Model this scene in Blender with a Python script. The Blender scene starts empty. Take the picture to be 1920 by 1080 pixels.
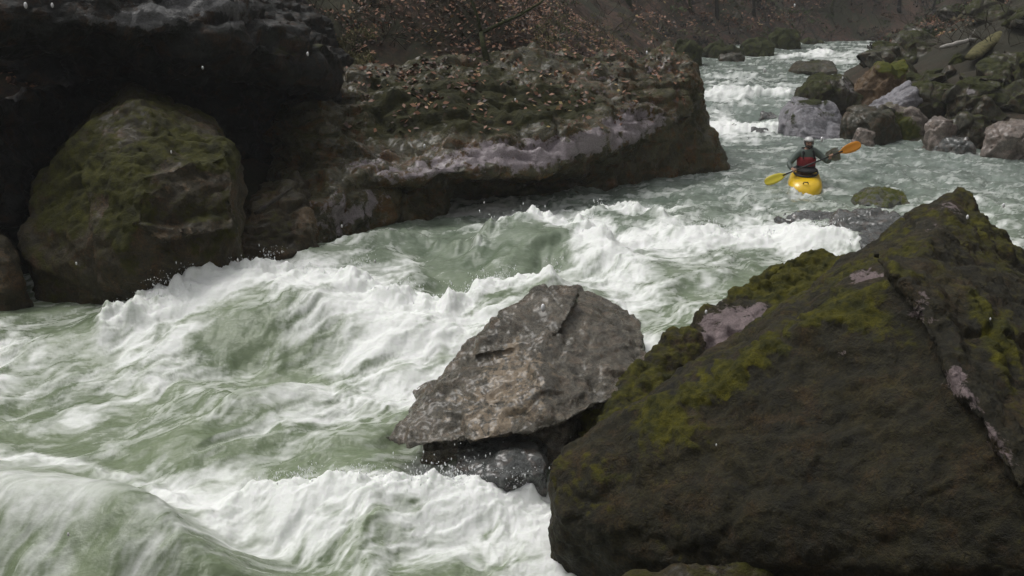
import bpy, bmesh, math, random
import numpy as np
from mathutils import Vector, Matrix
from mathutils.bvhtree import BVHTree
R = math.radians
random.seed(7)

# ------------------------------------------------------------------ camera, sky, sun, exposure
scene = bpy.context.scene
FPX, CX, CY = 1844.0, 960.0, 540.0
PITCH, CAMH = R(17.2), 4.2
CT, ST = math.cos(PITCH), math.sin(PITCH)
cd = bpy.data.cameras.new('camera'); cam = bpy.data.objects.new('camera', cd)
scene.collection.objects.link(cam); scene.camera = cam
cam.location = (0, 0, CAMH); cam.rotation_euler = (R(90) - PITCH, 0, 0)
cd.sensor_width = 36.0; cd.lens = 36.0 * FPX / 1920.0; cd.clip_start = 0.05; cd.clip_end = 1000
w = bpy.data.worlds.new('World'); scene.world = w; w.use_nodes = True
SUN_EL, SUN_ROT = R(62), R(-60)
def build_world():
    nt = w.node_tree; bg = nt.nodes['Background']
    sky = nt.nodes.new('ShaderNodeTexSky'); sky.sky_type = 'NISHITA'; sky.sun_disc = False
    sky.sun_elevation = SUN_EL; sky.sun_rotation = SUN_ROT; sky.air_density = 1.0; sky.dust_density = 4.0; sky.ozone_density = 1.0
    hs = nt.nodes.new('ShaderNodeHueSaturation'); hs.inputs['Saturation'].default_value = 0.10
    nt.links.new(sky.outputs[0], hs.inputs['Color']); nt.links.new(hs.outputs[0], bg.inputs[0])
    bg.inputs[1].default_value = 0.10
build_world()
ld = bpy.data.lights.new('sun', 'SUN'); ld.energy = 1.0; ld.angle = R(25); ld.color = (1, 0.97, 0.93)
sun = bpy.data.objects.new('sun', ld); scene.collection.objects.link(sun)
sd = Vector((math.sin(SUN_ROT) * math.cos(SUN_EL), math.cos(SUN_ROT) * math.cos(SUN_EL), math.sin(SUN_EL)))
sun.rotation_euler = sd.to_track_quat('Z', 'Y').to_euler()
scene.view_settings.view_transform = 'Standard'; scene.view_settings.look = 'None'
scene.view_settings.exposure = 0.45; scene.view_settings.gamma = 1
scene.cycles.max_bounces = 6; scene.cycles.volume_bounces = 1
COL = scene.collection

# ------------------------------------------------------------------ numeric helpers
def P(px, py, Y):
    """point seen at photo pixel (px,py) at horizontal distance Y"""
    a = (px - CX) / FPX; b = -(py - CY) / FPX
    dx, dy, dz = a, CT + b * ST, -ST + b * CT
    t = Y / dy
    return (a * t, Y, CAMH + dz * t)
def ray(px, py):
    a = (px - CX) / FPX; b = -(py - CY) / FPX
    return Vector((a, CT + b * ST, -ST + b * CT)).normalized()
def sm(a, b, x):
    t = np.clip((np.asarray(x, float) - a) / (b - a), 0, 1); return t * t * (3 - 2 * t)
def level(Y):
    return -0.45 + 0.45 * sm(6.5, 14, Y) + 0.5 * sm(29, 37, Y) + 0.4 * sm(42, 70, Y)
def proj(X, Y, Z):
    zc = Y * CT - (Z - CAMH) * ST
    yc = Y * ST + (Z - CAMH) * CT
    return CX + FPX * X / zc, CY - FPX * yc / zc
def Wp(px, py):
    """point on the calm water level under pixel"""
    z = 0.0
    for _ in range(30):
        a = (px - CX) / FPX; b = -(py - CY) / FPX
        t = (z - CAMH) / (-ST + b * CT); Y = t * (CT + b * ST); z = 0.5 * z + 0.5 * float(level(Y))
    return (a * t, Y, z)

_rng = np.random.RandomState(3)
_perm = np.concatenate([_rng.permutation(256)] * 3).astype(np.int32)
_g = _rng.normal(size=(256, 3)); _g /= np.linalg.norm(_g, axis=1)[:, None]
_jit = _rng.rand(256, 3)
def perlin(x, y, z=None):
    x = np.asarray(x, np.float64); y = np.asarray(y, np.float64)
    z = np.zeros_like(x) + 0.37 if z is None else np.asarray(z, np.float64)
    xi, yi, zi = np.floor(x).astype(np.int64), np.floor(y).astype(np.int64), np.floor(z).astype(np.int64)
    xf, yf, zf = x - xi, y - yi, z - zi
    u, v, q = [t * t * t * (t * (t * 6 - 15) + 10) for t in (xf, yf, zf)]
    res = 0
    for dx in (0, 1):
        for dy in (0, 1):
            for dz in (0, 1):
                h = _perm[_perm[_perm[(xi + dx) & 255] + ((yi + dy) & 255)] + ((zi + dz) & 255)]
                g = _g[h]
                d = g[..., 0] * (xf - dx) + g[..., 1] * (yf - dy) + g[..., 2] * (zf - dz)
                res = res + (u if dx else 1 - u) * (v if dy else 1 - v) * (q if dz else 1 - q) * d
    return res * 1.5
def fbm(x, y, z=None, oct=4, gain=0.5):
    s = 0; a = 1.0; f = 1.0
    for i in range(oct):
        s = s + a * perlin(x * f + 17.3 * i, y * f - 9.1 * i, None if z is None else z * f + 5.7 * i)
        a *= gain; f *= 2.03
    return s
def ridged(x, y, z=None, oct=4, gain=0.5):
    s = 0; a = 1.0; f = 1.0
    for i in range(oct):
        s = s + a * (1 - 2 * np.abs(perlin(x * f + 11.3 * i, y * f - 4.1 * i, None if z is None else z * f + 2.7 * i)))
        a *= gain; f *= 2.03
    return s
def worley(x, y, z):
    """returns F1, F2, cell random"""
    xi, yi, zi = np.floor(x).astype(np.int64), np.floor(y).astype(np.int64), np.floor(z).astype(np.int64)
    f1 = np.full(x.shape, 9.0); f2 = np.full(x.shape, 9.0); cid = np.zeros(x.shape); tl = np.zeros(x.shape)
    for dx in (-1, 0, 1):
        for dy in (-1, 0, 1):
            for dz in (-1, 0, 1):
                h = _perm[_perm[_perm[(xi + dx) & 255] + ((yi + dy) & 255)] + ((zi + dz) & 255)]
                j = _jit[h]
                d = np.sqrt((xi + dx + j[:, 0] - x) ** 2 + (yi + dy + j[:, 1] - y) ** 2 + (zi + dz + j[:, 2] - z) ** 2)
                n = d < f1
                tt = ((xi + dx + j[:, 0] - x) * _g[h, 0] + (yi + dy + j[:, 1] - y) * _g[h, 1] + (zi + dz + j[:, 2] - z) * _g[h, 2])
                tl = np.where(n, tt, tl); f2 = np.where(n, f1, np.minimum(f2, d)); cid = np.where(n, h / 255.0, cid); f1 = np.where(n, d, f1)
    return f1, f2, cid, tl

# ------------------------------------------------------------------ object helpers
def tag(o, label=None, cat=None, group=None, kind=None):
    if label: o['label'] = label
    if cat: o['category'] = cat
    if group: o['group'] = group
    if kind: o['kind'] = kind
    return o
def link(name, me, mat=None, parent=None, smooth=True):
    o = bpy.data.objects.new(name, me); COL.objects.link(o)
    if mat: me.materials.append(mat)
    if parent: o.parent = parent
    if smooth and len(me.polygons):
        me.polygons.foreach_set('use_smooth', np.ones(len(me.polygons), bool))
    return o
def np_mesh(name, verts, faces):
    """faces: (n,k) int array"""
    me = bpy.data.meshes.new(name)
    v = np.asarray(verts, np.float32); f = np.asarray(faces, np.int32); k = f.shape[1]
    me.vertices.add(len(v)); me.vertices.foreach_set('co', v.ravel())
    me.loops.add(f.size); me.loops.foreach_set('vertex_index', f.ravel())
    me.polygons.add(len(f)); me.polygons.foreach_set('loop_start', np.arange(0, f.size, k, dtype=np.int32))
    me.update(calc_edges=True); me.validate(); return me
def empty(name, loc):
    o = bpy.data.objects.new(name, None); o.location = loc; COL.objects.link(o); return o
def set_attr(me, name, vals):
    a = me.attributes.new(name, 'FLOAT', 'POINT'); a.data.foreach_set('value', np.asarray(vals, np.float32))
def eval_mesh(me, mods):
    o = bpy.data.objects.new('tmp', me); COL.objects.link(o)
    for typ, kw in mods:
        m = o.modifiers.new('m', typ)
        for k, v in kw.items(): setattr(m, k, v)
    dg = bpy.context.evaluated_depsgraph_get()
    out = bpy.data.meshes.new_from_object(o.evaluated_get(dg))
    bpy.data.objects.remove(o); return out
def coords(me):
    c = np.empty(len(me.vertices) * 3, np.float32); me.vertices.foreach_get('co', c); return c.reshape(-1, 3).astype(float)
def normals(me):
    c = np.empty(len(me.vertices) * 3, np.float32); me.vertices.foreach_get('normal', c); return c.reshape(-1, 3).astype(float)
def bvh_of(me):
    return BVHTree.FromPolygons([v.co[:] for v in me.vertices], [p.vertices[:] for p in me.polygons])

# ------------------------------------------------------------------ materials
class NT:
    def __init__(s, name):
        s.m = bpy.data.materials.new(name); s.m.use_nodes = True; s.t = s.m.node_tree
        s.b = s.t.nodes['Principled BSDF']; s.out = s.t.nodes['Material Output']
    def n(s, typ, **kw):
        nd = s.t.nodes.new(typ)
        for k, v in kw.items(): setattr(nd, k, v)
        return nd
    def l(s, a, b): s.t.links.new(a, b)
    def noise(s, scale, detail=6, rough=0.6, vec=None, dist=0.0):
        nd = s.n('ShaderNodeTexNoise'); nd.inputs['Scale'].default_value = scale
        nd.inputs['Detail'].default_value = detail; nd.inputs['Roughness'].default_value = rough; nd.inputs['Distortion'].default_value = dist
        s.l(vec if vec is not None else s.pos(), nd.inputs['Vector']); return nd.outputs['Fac']
    def pos(s):
        if not hasattr(s, '_p'): s._p = s.n('ShaderNodeTexCoord').outputs['Object']
        return s._p
    def ramp(s, fac, stops):
        nd = s.n('ShaderNodeValToRGB'); e = nd.color_ramp.elements
        while len(e) < len(stops): e.new(0.5)
        for i, (p, c) in enumerate(stops):
            e[i].position = p; e[i].color = (*c, 1) if not isinstance(c, (int, float)) else (c, c, c, 1)
        s.l(fac, nd.inputs[0]); return nd.outputs[0]
    def mix(s, fac, a, b, mode='MIX'):
        nd = s.n('ShaderNodeMix', data_type='RGBA', blend_type=mode)
        for inp, v in ((nd.inputs[0], fac), (nd.inputs[6], a), (nd.inputs[7], b)):
            if isinstance(v, (int, float)): inp.default_value = v
            elif isinstance(v, tuple): inp.default_value = (*v, 1)
            else: s.l(v, inp)
        return nd.outputs[2]
    def math(s, op, a, b=None, clamp=False):
        nd = s.n('ShaderNodeMath', operation=op, use_clamp=clamp)
        for i, v in enumerate((a, b)):
            if v is None: continue
            if isinstance(v, (int, float)): nd.inputs[i].default_value = v
            else: s.l(v, nd.inputs[i])
        return nd.outputs[0]
    def attr(s, name):
        nd = s.n('ShaderNodeAttribute'); nd.attribute_name = name; return nd.outputs['Fac']
    def mapping(s, scale=(1, 1, 1), rot=(0, 0, 0)):
        nd = s.n('ShaderNodeMapping'); nd.inputs['Scale'].default_value = scale; nd.inputs['Rotation'].default_value = rot
        s.l(s.pos(), nd.inputs[0]); return nd.outputs[0]
    def bump(s, h, strength, dist):
        nd = s.n('ShaderNodeBump'); nd.inputs['Strength'].default_value = strength; nd.inputs['Distance'].default_value = dist
        s.l(h, nd.inputs['Height']); s.l(nd.outputs[0], s.b.inputs['Normal'])

def rock_mat(name, dark, mid, light, pale=(0.42, 0.38, 0.40), moss=(0.045, 0.055, 0.012), moss2=(0.13, 0.13, 0.02),
             fs=1.0, rough=(0.35, 0.75), strata=None, bump=0.6, speck=0.6, bumpd=0.04, rust=0.35, rustc=(0.10, 0.055, 0.032), sat=1.45, spec=0.35, coat=0.08):
    s = NT(name)
    n1 = s.noise(1.3 * fs, 8, 0.62); n2 = s.noise(7 * fs, 8, 0.7); n3 = s.noise(38 * fs, 5, 0.7)
    base = s.ramp(n1, [(0.30, dark), (0.5, mid), (0.70, light)])
    fine = s.ramp(n2, [(0.32, tuple(c * 0.45 for c in dark)), (0.5, mid), (0.72, light)])
    c = s.mix(0.55, base, fine)
    sp = s.ramp(n3, [(0.38, 0.3), (0.62, 1.6)])
    c = s.mix(speck, c, s.mix(1.0, c, sp, 'MULTIPLY'))
    rf = s.math('MULTIPLY', s.ramp(s.noise(2.6 * fs, 9, 0.75, None, 0.6), [(0.50, 0.0), (0.60, 1.0)]), rust)
    c = s.mix(rf, c, s.mix(1.0, rustc, sp, 'MULTIPLY'))
    # cracks
    vo = s.n('ShaderNodeTexVoronoi', feature='DISTANCE_TO_EDGE'); vo.inputs['Scale'].default_value = 1.7 * fs
    wv = s.n('ShaderNodeVectorMath', operation='ADD'); s.l(s.pos(), wv.inputs[0])
    nn = s.n('ShaderNodeTexNoise'); nn.inputs['Scale'].default_value = 2.5 * fs; nn.inputs['Detail'].default_value = 4; s.l(s.pos(), nn.inputs['Vector'])
    s.l(nn.outputs['Color'], wv.inputs[1]); s.l(wv.outputs[0], vo.inputs['Vector'])
    crack = s.ramp(vo.outputs['Distance'], [(0.0, 0.0), (0.018, 1.0)])
    c = s.mix(s.math('MULTIPLY', s.math('SUBTRACT', 1.0, crack), 0.45), c, tuple(x * 0.3 for x in dark))
    npl = s.noise(2.3 * fs, 7, 0.7, None, 1.5)
    pa = s.math('ADD', s.attr('pale'), s.math('ADD', s.math('MULTIPLY', s.math('SUBTRACT', n2, 0.5), 1.6), s.math('MULTIPLY', s.math('SUBTRACT', npl, 0.5), 1.8)))
    pf = s.ramp(pa, [(0.42, 0.0), (0.62, 1.0)])
    c = s.mix(pf, c, s.mix(s.ramp(n3, [(0.35, 0.0), (0.65, 1.0)]), tuple(x * 0.6 for x in pale), pale))
    ma = s.math('ADD', s.attr('moss'), s.math('MULTIPLY', s.math('SUBTRACT', n2, 0.5), 1.5))
    mf = s.ramp(ma, [(0.30, 0.0), (0.58, 1.0)])
    mc = s.mix(s.ramp(s.noise(5 * fs, 6, 0.7), [(0.38, 0.0), (0.66, 1.0)]), moss, moss2)
    mc = s.mix(s.ramp(s.noise(90, 3, 0.8), [(0.35, 0.55), (0.65, 0.0)]), mc, tuple(x * 0.25 for x in moss))
    c = s.mix(mf, c, mc)
    hs = s.n('ShaderNodeHueSaturation'); hs.inputs['Saturation'].default_value = sat; s.l(c, hs.inputs['Color'])
    s.l(hs.outputs[0], s.b.inputs['Base Color'])
    rr = s.ramp(s.noise(3 * fs, 5, 0.6), [(0.35, rough[0]), (0.65, rough[1])])
    rr = s.mix(pf, rr, (0.25, 0.25, 0.25))
    s.l(s.mix(mf, rr, (0.85, 0.85, 0.85)), s.b.inputs['Roughness'])
    s.b.inputs['Specular IOR Level'].default_value = spec
    s.l(s.math('MULTIPLY', s.math('SUBTRACT', 1.0, mf), coat), s.b.inputs['Coat Weight']); s.b.inputs['Coat Roughness'].default_value = 0.24
    h = s.math('ADD', s.math('MULTIPLY', n2, 1.0), s.math('MULTIPLY', n3, 0.35))
    h = s.math('ADD', h, s.math('MULTIPLY', crack, 0.12))
    if strata:
        mv = s.mapping(*strata); h = s.math('ADD', h, s.math('MULTIPLY', s.noise(1.0, 5, 0.65, mv), 0.9))
    s.bump(h, 1.0, bumpd * 1.4)
    return s.m

def plain(name, col, rough=0.5, spec=0.5, var=0.25, scale=8, metal=0.0, coat=0.0):
    s = NT(name)
    n = s.noise(scale, 4, 0.6)
    c = s.ramp(n, [(0.3, tuple(x * (1 - var) for x in col)), (0.7, tuple(min(1, x * (1 + var)) for x in col))])
    s.l(c, s.b.inputs['Base Color']); s.b.inputs['Roughness'].default_value = rough
    s.b.inputs['Specular IOR Level'].default_value = spec; s.b.inputs['Metallic'].default_value = metal; s.b.inputs['Coat Weight'].default_value = coat
    return s.m

M_cliff = rock_mat('cliff rock', (0.018, 0.018, 0.010), (0.062, 0.058, 0.038), (0.15, 0.14, 0.105), pale=(0.38, 0.35, 0.36), moss=(0.016, 0.018, 0.004), moss2=(0.055, 0.052, 0.010), fs=1.1, rough=(0.16, 0.6), spec=0.4, coat=0.3, sat=1.9, rust=0.5, rustc=(0.13, 0.065, 0.035),
                   strata=((1.2, 0.8, 7.0), (0.15, 0.12, 0.0)), bumpd=0.06)
M_cave = rock_mat('shaded cliff rock', (0.006, 0.007, 0.006), (0.012, 0.013, 0.011), (0.022, 0.023, 0.02), pale=(0.16, 0.16, 0.16), moss=(0.03, 0.032, 0.008), moss2=(0.07, 0.07, 0.02), fs=0.9,  # near-black base colours paint in part of the hollow's shade
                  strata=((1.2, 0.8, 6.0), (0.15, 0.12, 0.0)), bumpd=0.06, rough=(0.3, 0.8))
M_boulder = rock_mat('mossy boulder rock', (0.015, 0.013, 0.007), (0.040, 0.034, 0.021), (0.085, 0.072, 0.05), pale=(0.16, 0.125, 0.09), moss=(0.020, 0.020, 0.004), moss2=(0.075, 0.075, 0.013), fs=1.1)
M_centre = rock_mat('conglomerate rock', (0.035, 0.032, 0.024), (0.14, 0.127, 0.10), (0.31, 0.28, 0.225), pale=(0.42, 0.34, 0.25), fs=2.4, rough=(0.12, 0.4), speck=0.8, spec=0.5, coat=0.4, sat=1.15, bumpd=0.035, rust=0.35, rustc=(0.22, 0.15, 0.10))
M_front = rock_mat('dark mossy rock', (0.006, 0.006, 0.003), (0.018, 0.016, 0.007), (0.058, 0.048, 0.024), pale=(0.30, 0.25, 0.25), moss=(0.028, 0.030, 0.004), moss2=(0.125, 0.115, 0.012), fs=1.4, rough=(0.5, 0.9), speck=0.8, sat=1.3, coat=0.0, bumpd=0.035, rust=0.5, rustc=(0.055, 0.036, 0.02))
M_wet = rock_mat('wet grey rock', (0.04, 0.042, 0.042), (0.10, 0.105, 0.10), (0.2, 0.2, 0.2), fs=1.5, rough=(0.15, 0.45), coat=0.8)
M_white = rock_mat('pale limestone', (0.10, 0.098, 0.105), (0.28, 0.272, 0.295), (0.43, 0.42, 0.45), pale=(0.6, 0.57, 0.62), moss=(0.03, 0.035, 0.01), moss2=(0.07, 0.08, 0.02), fs=1.6, speck=0.3, sat=1.0, rust=0.12, rustc=(0.3, 0.2, 0.2))
M_pink = rock_mat('pink limestone', (0.09, 0.075, 0.06), (0.22, 0.185, 0.16), (0.38, 0.32, 0.29), fs=1.8, sat=1.1, coat=0.5, rustc=(0.22, 0.14, 0.1))
M_bank = rock_mat('bank boulder', (0.014, 0.014, 0.008), (0.036, 0.034, 0.022), (0.10, 0.09, 0.07), pale=(0.32, 0.30, 0.30), moss=(0.014, 0.016, 0.004), moss2=(0.06, 0.066, 0.014), fs=1.2, coat=0.3)
M_brown = rock_mat('brown slab', (0.05, 0.035, 0.022), (0.11, 0.08, 0.055), (0.17, 0.13, 0.09), moss=(0.06, 0.07, 0.015), moss2=(0.13, 0.13, 0.02), fs=1.2)

# ------------------------------------------------------------------ rocks
def hull_bm(pts, bm):
    vs = [bm.verts.new(p) for p in pts]
    r = bmesh.ops.convex_hull(bm, input=vs, use_existing_faces=False)
    junk = list({g for g in r['geom_interior'] + r['geom_unused'] if isinstance(g, bmesh.types.BMVert) and g.is_valid})
    if junk: bmesh.ops.delete(bm, geom=junk, context='VERTS')
def make_rock(name, hulls, vox, mat, amp=0.06, freq=1.2, fine=0.4, crag=0.5, smooth_it=2, seed=0, mossy=0.3, pale=0.0,
              patches=(), strat=0.0, stratdir=(0.1, 0.15, 1.0), mossbias=0.4, wetz=None, cushion=0.0, stratmask=None, cracks=0.03):
    me = bpy.data.meshes.new(name); bm = bmesh.new()
    for h in hulls: 
        b2 = bmesh.new(); hull_bm(h, b2); tm = bpy.data.meshes.new('t'); b2.to_mesh(tm); b2.free(); bm.from_mesh(tm); bpy.data.meshes.remove(tm)
    bmesh.ops.recalc_face_normals(bm, faces=bm.faces); bm.to_mesh(me); bm.free()
    me = eval_mesh(me, [('REMESH', dict(mode='VOXEL', voxel_size=vox)), ('SMOOTH', dict(factor=0.5, iterations=smooth_it))])
    me.name = name
    c = coords(me); n = normals(me); s = seed * 13.7
    x, y, z = c[:, 0] + s, c[:, 1] - s, c[:, 2] + s * 0.3
    f1, f2, cid, tl = worley(x * freq + 0.3 * fbm(x, y, z, 2), y * freq, z * freq)
    g1, g2, gid, gl = worley(x * freq * 2.6, y * freq * 2.6, z * freq * 2.6)
    d = amp * fbm(x * freq * 0.6, y * freq * 0.6, z * freq * 0.6, 3)
    e1, e2 = np.clip((f2 - f1) * 9, 0, 1), np.clip((g2 - g1) * 7, 0, 1)
    d += amp * crag * (((cid - 0.5) * 1.3 + tl * 2.2) * e1 + 0.25 * e1 + ((gid - .5) * .5 + gl * 0.9) * e2 * 0.55)
    d += amp * fine * fbm(x * freq * 3.5, y * freq * 3.5, z * freq * 3.5, 5, 0.62)
    if cracks:
        cw = 0.3 * fbm(x * freq, y * freq, z * freq, 3)
        for k_ in (0.45, 1.1):
            d -= cracks * np.clip(1 - np.abs(perlin(x * freq * k_ + cw + 5 * k_, y * freq * k_ + cw, z * freq * k_ * 1.3)) * (vox and 0.30 / (vox * freq * k_ * 2.0)) * 0.55, 0, 1) ** 1.5
    if strat:
        sv = np.array(stratdir); sv = sv / np.linalg.norm(sv)
        t = (x * sv[0] + y * sv[1] + z * sv[2]) + 0.12 * fbm(x * 1.2, y * 1.2, z * 1.2, 3)
        t1 = t * 3.3; fr = t1 - np.floor(t1); hr = perlin(np.floor(t1) * 3.7, x * .5, y * .5)
        t2 = t * 9.1 + x * .05; fr2 = t2 - np.floor(t2)
        d += strat * (1 if stratmask is None else sm(0.1, 0.45, n @ np.array(stratmask))) * ((1 - fr) * np.clip(fr * 7, 0, 1) * (1 + 1.5 * hr) * 1.5 + 0.45 * (1 - fr2) * np.clip(fr2 * 5, 0, 1))
    c2 = c + n * d[:, None]
    me.vertices.foreach_set('co', c2.astype(np.float32).ravel()); me.update()
    n = normals(me)
    ms = mossy + mossbias * (n[:, 2] - 0.45) + 0.30 * fbm(x * 0.9, y * 0.9, z * 0.9, 3)
    pl = np.full(len(c), pale) + 0.25 * fbm(x * 0.8 + 9, y * 0.8, z * 0.8 + 4, 3)
    if patches:
        tree = bvh_of(me); warp = 1 + 0.5 * fbm(x * 3, y * 3, z * 3, 3)
        for kind, px, py, rx, ry, val in patches:
            hit = tree.ray_cast(Vector((0, 0, CAMH)), ray(px, py))
            if hit[0] is None: continue
            q = c2 - np.array(hit[0]); D = hit[3]
            r = np.sqrt((q[:, 0] / (rx * D / FPX)) ** 2 + (q[:, 2] * 0.95 / (ry * D / FPX)) ** 2 + (q[:, 1] / (max(rx, ry) * 1.6 * D / FPX)) ** 2)
            wgt = np.clip(1.45 - r * warp, 0, 1)
            if kind == 'moss': ms += val * wgt; pl -= 0.6 * wgt * (val > 0)
            else: pl += val * wgt; ms -= val * wgt
    if cushion:
        mk = np.clip((ms - 0.25) * 2.5, 0, 1)
        c2 = c2 + n * (mk * cushion * (0.4 + fbm(x * 7, y * 7, z * 7, 4, 0.65)))[:, None]
        me.vertices.foreach_set('co', c2.astype(np.float32).ravel()); me.update()
    if wetz is not None:
        wv = np.clip((wetz - c2[:, 2]) / 0.25 + 1, 0, 1); ms -= wv * 0.6
    set_attr(me, 'moss', ms); set_attr(me, 'pale', pl)
    return link(name, me, mat)
def boulder_pts(c, dims, rng, n=16, flat=0.0, rotz=0.0, tilt=0.0):
    pts = []
    for i in range(n):
        v = rng.normal(size=3); v /= np.linalg.norm(v)
        v = np.sign(v) * np.abs(v) ** 0.75 * rng.uniform(0.9, 1.1)
        pts.append(v * np.array(dims) / 2)
    M = Matrix.Rotation(rotz, 3, 'Z') @ Matrix.Rotation(tilt, 3, 'Y')
    return [tuple(Vector(c) + M @ Vector(p)) for p in pts]

# ------------------------------------------------------------------ terrain
BY = np.array([-30, -6, 0, 3, 6, 9, 13, 16, 19, 23, 28, 35, 45, 55, 63, 70, 80], float)
XL = np.array([-36, -22, -16, -14, -12.5, -11, -9, -5, -1.2, 4.6, 5.2, 6, 8, 11, 18.2, 21, 30])
XR = np.array([-16, -5, -2.5, -0.5, 2.2, 5, 8.5, 11, 12.2, 12.6, 9.0, 9.3, 13.6, 18.6, 22.0, 25.0, 34])
def seg_dist(x, y, bx, by):
    d = np.full(x.shape, 1e9)
    for i in range(len(bx) - 1):
        ax, ay, ex, ey = bx[i], by[i], bx[i + 1] - bx[i], by[i + 1] - by[i]
        t = np.clip(((x - ax) * ex + (y - ay) * ey) / (ex * ex + ey * ey), 0, 1)
        d = np.minimum(d, np.hypot(x - ax - t * ex, y - ay - t * ey))
    return d
def terrain_z(x, y):
    dl = seg_dist(x, y, XL, BY) * np.where(x < np.interp(y, BY, XL), 1, -1)
    dr = seg_dist(x, y, XR, BY) * np.where(x > np.interp(y, BY, XR), 1, -1)
    lv = level(y)
    zin = -0.9 - 0.3 * np.clip(-np.maximum(dl, dr), 0, 1.5)
    zl = -0.9 + 0.80 * np.clip(dl, 0, 8) + 0.62 * np.clip(dl - 8, 0, 60)
    zr = -0.6 + 0.42 * np.clip(dr, 0, 7) + 0.75 * np.clip(dr - 7, 0, 60)
    z = np.where(dl > 0, zl, np.where(dr > 0, zr, zin)) + lv
    z = z + np.clip(y - 74, 0, 80) * 0.55
    out = np.clip(np.maximum(dl, dr) / 3, 0, 1)
    z = z + out * (0.5 * fbm(x * 0.15, y * 0.15, None, 3) + (0.22 + 0.25 * sm(35, 60, y)) * fbm(x * 0.8, y * 0.8, None, 4))
    return z
def graded(lo, hi, a, b, fine, grow=1.12, big=3.0):
    v = list(np.arange(a, b, fine)); s = fine
    while v[-1] < hi: s = min(s * grow, big); v.append(v[-1] + s)
    s = fine
    while v[0] > lo: s = min(s * grow, big); v.insert(0, v[0] - s)
    return np.array(v)
gx = graded(-70, 110, -14, 28, 0.22); gy = graded(-45, 170, 14, 50, 0.24)
GX, GY = np.meshgrid(gx, gy); GZ = terrain_z(GX, GY)
def grid_faces(nr, nc):
    i = np.arange(nr * nc).reshape(nr, nc)
    return np.stack([i[:-1, :-1], i[:-1, 1:], i[1:, 1:], i[1:, :-1]], -1).reshape(-1, 4)
tv = np.stack([GX, GY, GZ], -1).reshape(-1, 3)
tme = np_mesh('ground', tv, grid_faces(*GX.shape))
s = NT('leafy ground')
n1 = s.noise(0.8, 6, 0.65); n2 = s.noise(4.5, 9, 0.85); n3 = s.noise(45, 3, 0.8)
lit = s.ramp(n2, [(0.34, (0.010, 0.007, 0.005)), (0.46, (0.05, 0.027, 0.014)), (0.56, (0.13, 0.06, 0.032)), (0.70, (0.24, 0.12, 0.065))])
soil = s.ramp(n3, [(0.3, (0.010, 0.010, 0.007)), (0.7, (0.045, 0.042, 0.022))])
grn = s.ramp(n2, [(0.3, (0.015, 0.02, 0.006)), (0.7, (0.06, 0.07, 0.018))])
c = s.mix(s.ramp(n1, [(0.34, 0.0), (0.50, 1.0)]), soil, lit)
c = s.mix(s.ramp(s.noise(0.35, 7, 0.7), [(0.48, 0.0), (0.58, 0.85)]), c, grn)
c = s.mix(s.math('MULTIPLY', s.attr('soil'), 0.9, True), c, s.mix(n3, (0.012, 0.012, 0.006), (0.05, 0.05, 0.02)))
c = s.mix(0.35, c, (0.012, 0.010, 0.008))
s.l(c, s.b.inputs['Base Color']); s.b.inputs['Roughness'].default_value = 0.9
s.bump(s.math('ADD', n2, n3), 0.8, 0.05)
so = np.clip(1 - np.abs(seg_dist(GX, GY, XR, BY) - 6) / 9, 0, 1) * (GX > np.interp(GY, BY, XR) - 1); set_attr(tme, 'soil', so.ravel())
ground = link('ground', tme, s.m); tag(ground, kind='structure')
T_bvh = bvh_of(tme)
def hit_ground(px, py):
    h = T_bvh.ray_cast(Vector((0, 0, CAMH)), ray(px, py)); return h[0]

# ------------------------------------------------------------------ water
def gauss(px, py, cx, cy, rx, ry, ang=0.0):
    a = R(ang); dx, dy = px - cx, py - cy
    u = dx * math.cos(a) + dy * math.sin(a); v = -dx * math.sin(a) + dy * math.cos(a)
    return np.exp(-((u / rx) ** 2 + (v / ry) ** 2))
def stroke(px, py, pts, wdt):
    """soft line through photo-measured points lying on the calm level"""
    pts = np.array(pts, float)
    return np.exp(-(seg_dist(px, py, pts[:, 0], pts[:, 1]) / wdt) ** 2)
# wave heights in metres: (cx, cy, rx, ry, angle, h), measured on the calm water plane
HUMPS = [
 (90, 1035, 330, 95, 14, 0.62), (330, 1090, 170, 70, 35, 0.25), (-60, 760, 90, 70, 0, 0.15),
 (640, 980, 300, 45, -3, 0.16), (520, 965, 80, 32, 0, 0.16), (860, 960, 200, 38, 0, 0.12),
 (440, 600, 240, 62, -10, 0.34), (640, 620, 190, 48, 8, 0.30), (850, 625, 150, 40, 0, 0.12), (960, 575, 130, 34, -5, 0.24),
 (500, 700, 170, 32, 5, -0.14), (460, 760, 170, 30, -12, 0.12),
 (1010, 470, 120, 34, 5, 0.34), (1180, 425, 95, 22, 5, 0.24), (1010, 512, 80, 22, 0, -0.18), (840, 520, 70, 42, 30, -0.2),
 (1160, 500, 120, 25, 10, 0.15), (1330, 460, 140, 16, -3, 0.12), (1540, 448, 75, 22, 10, 0.10), (700, 470, 200, 34, -8, 0.14),
 (1380, 520, 100, 25, 5, 0.10), (1240, 560, 90, 30, 20, 0.08), (780, 840, 80, 50, 40, -0.12),
 (1400, 178, 90, 9, 0, 0.18), (1410, 215, 80, 12, 0, -0.22), (1400, 158, 70, 8, 0, 0.1),
]
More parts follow.
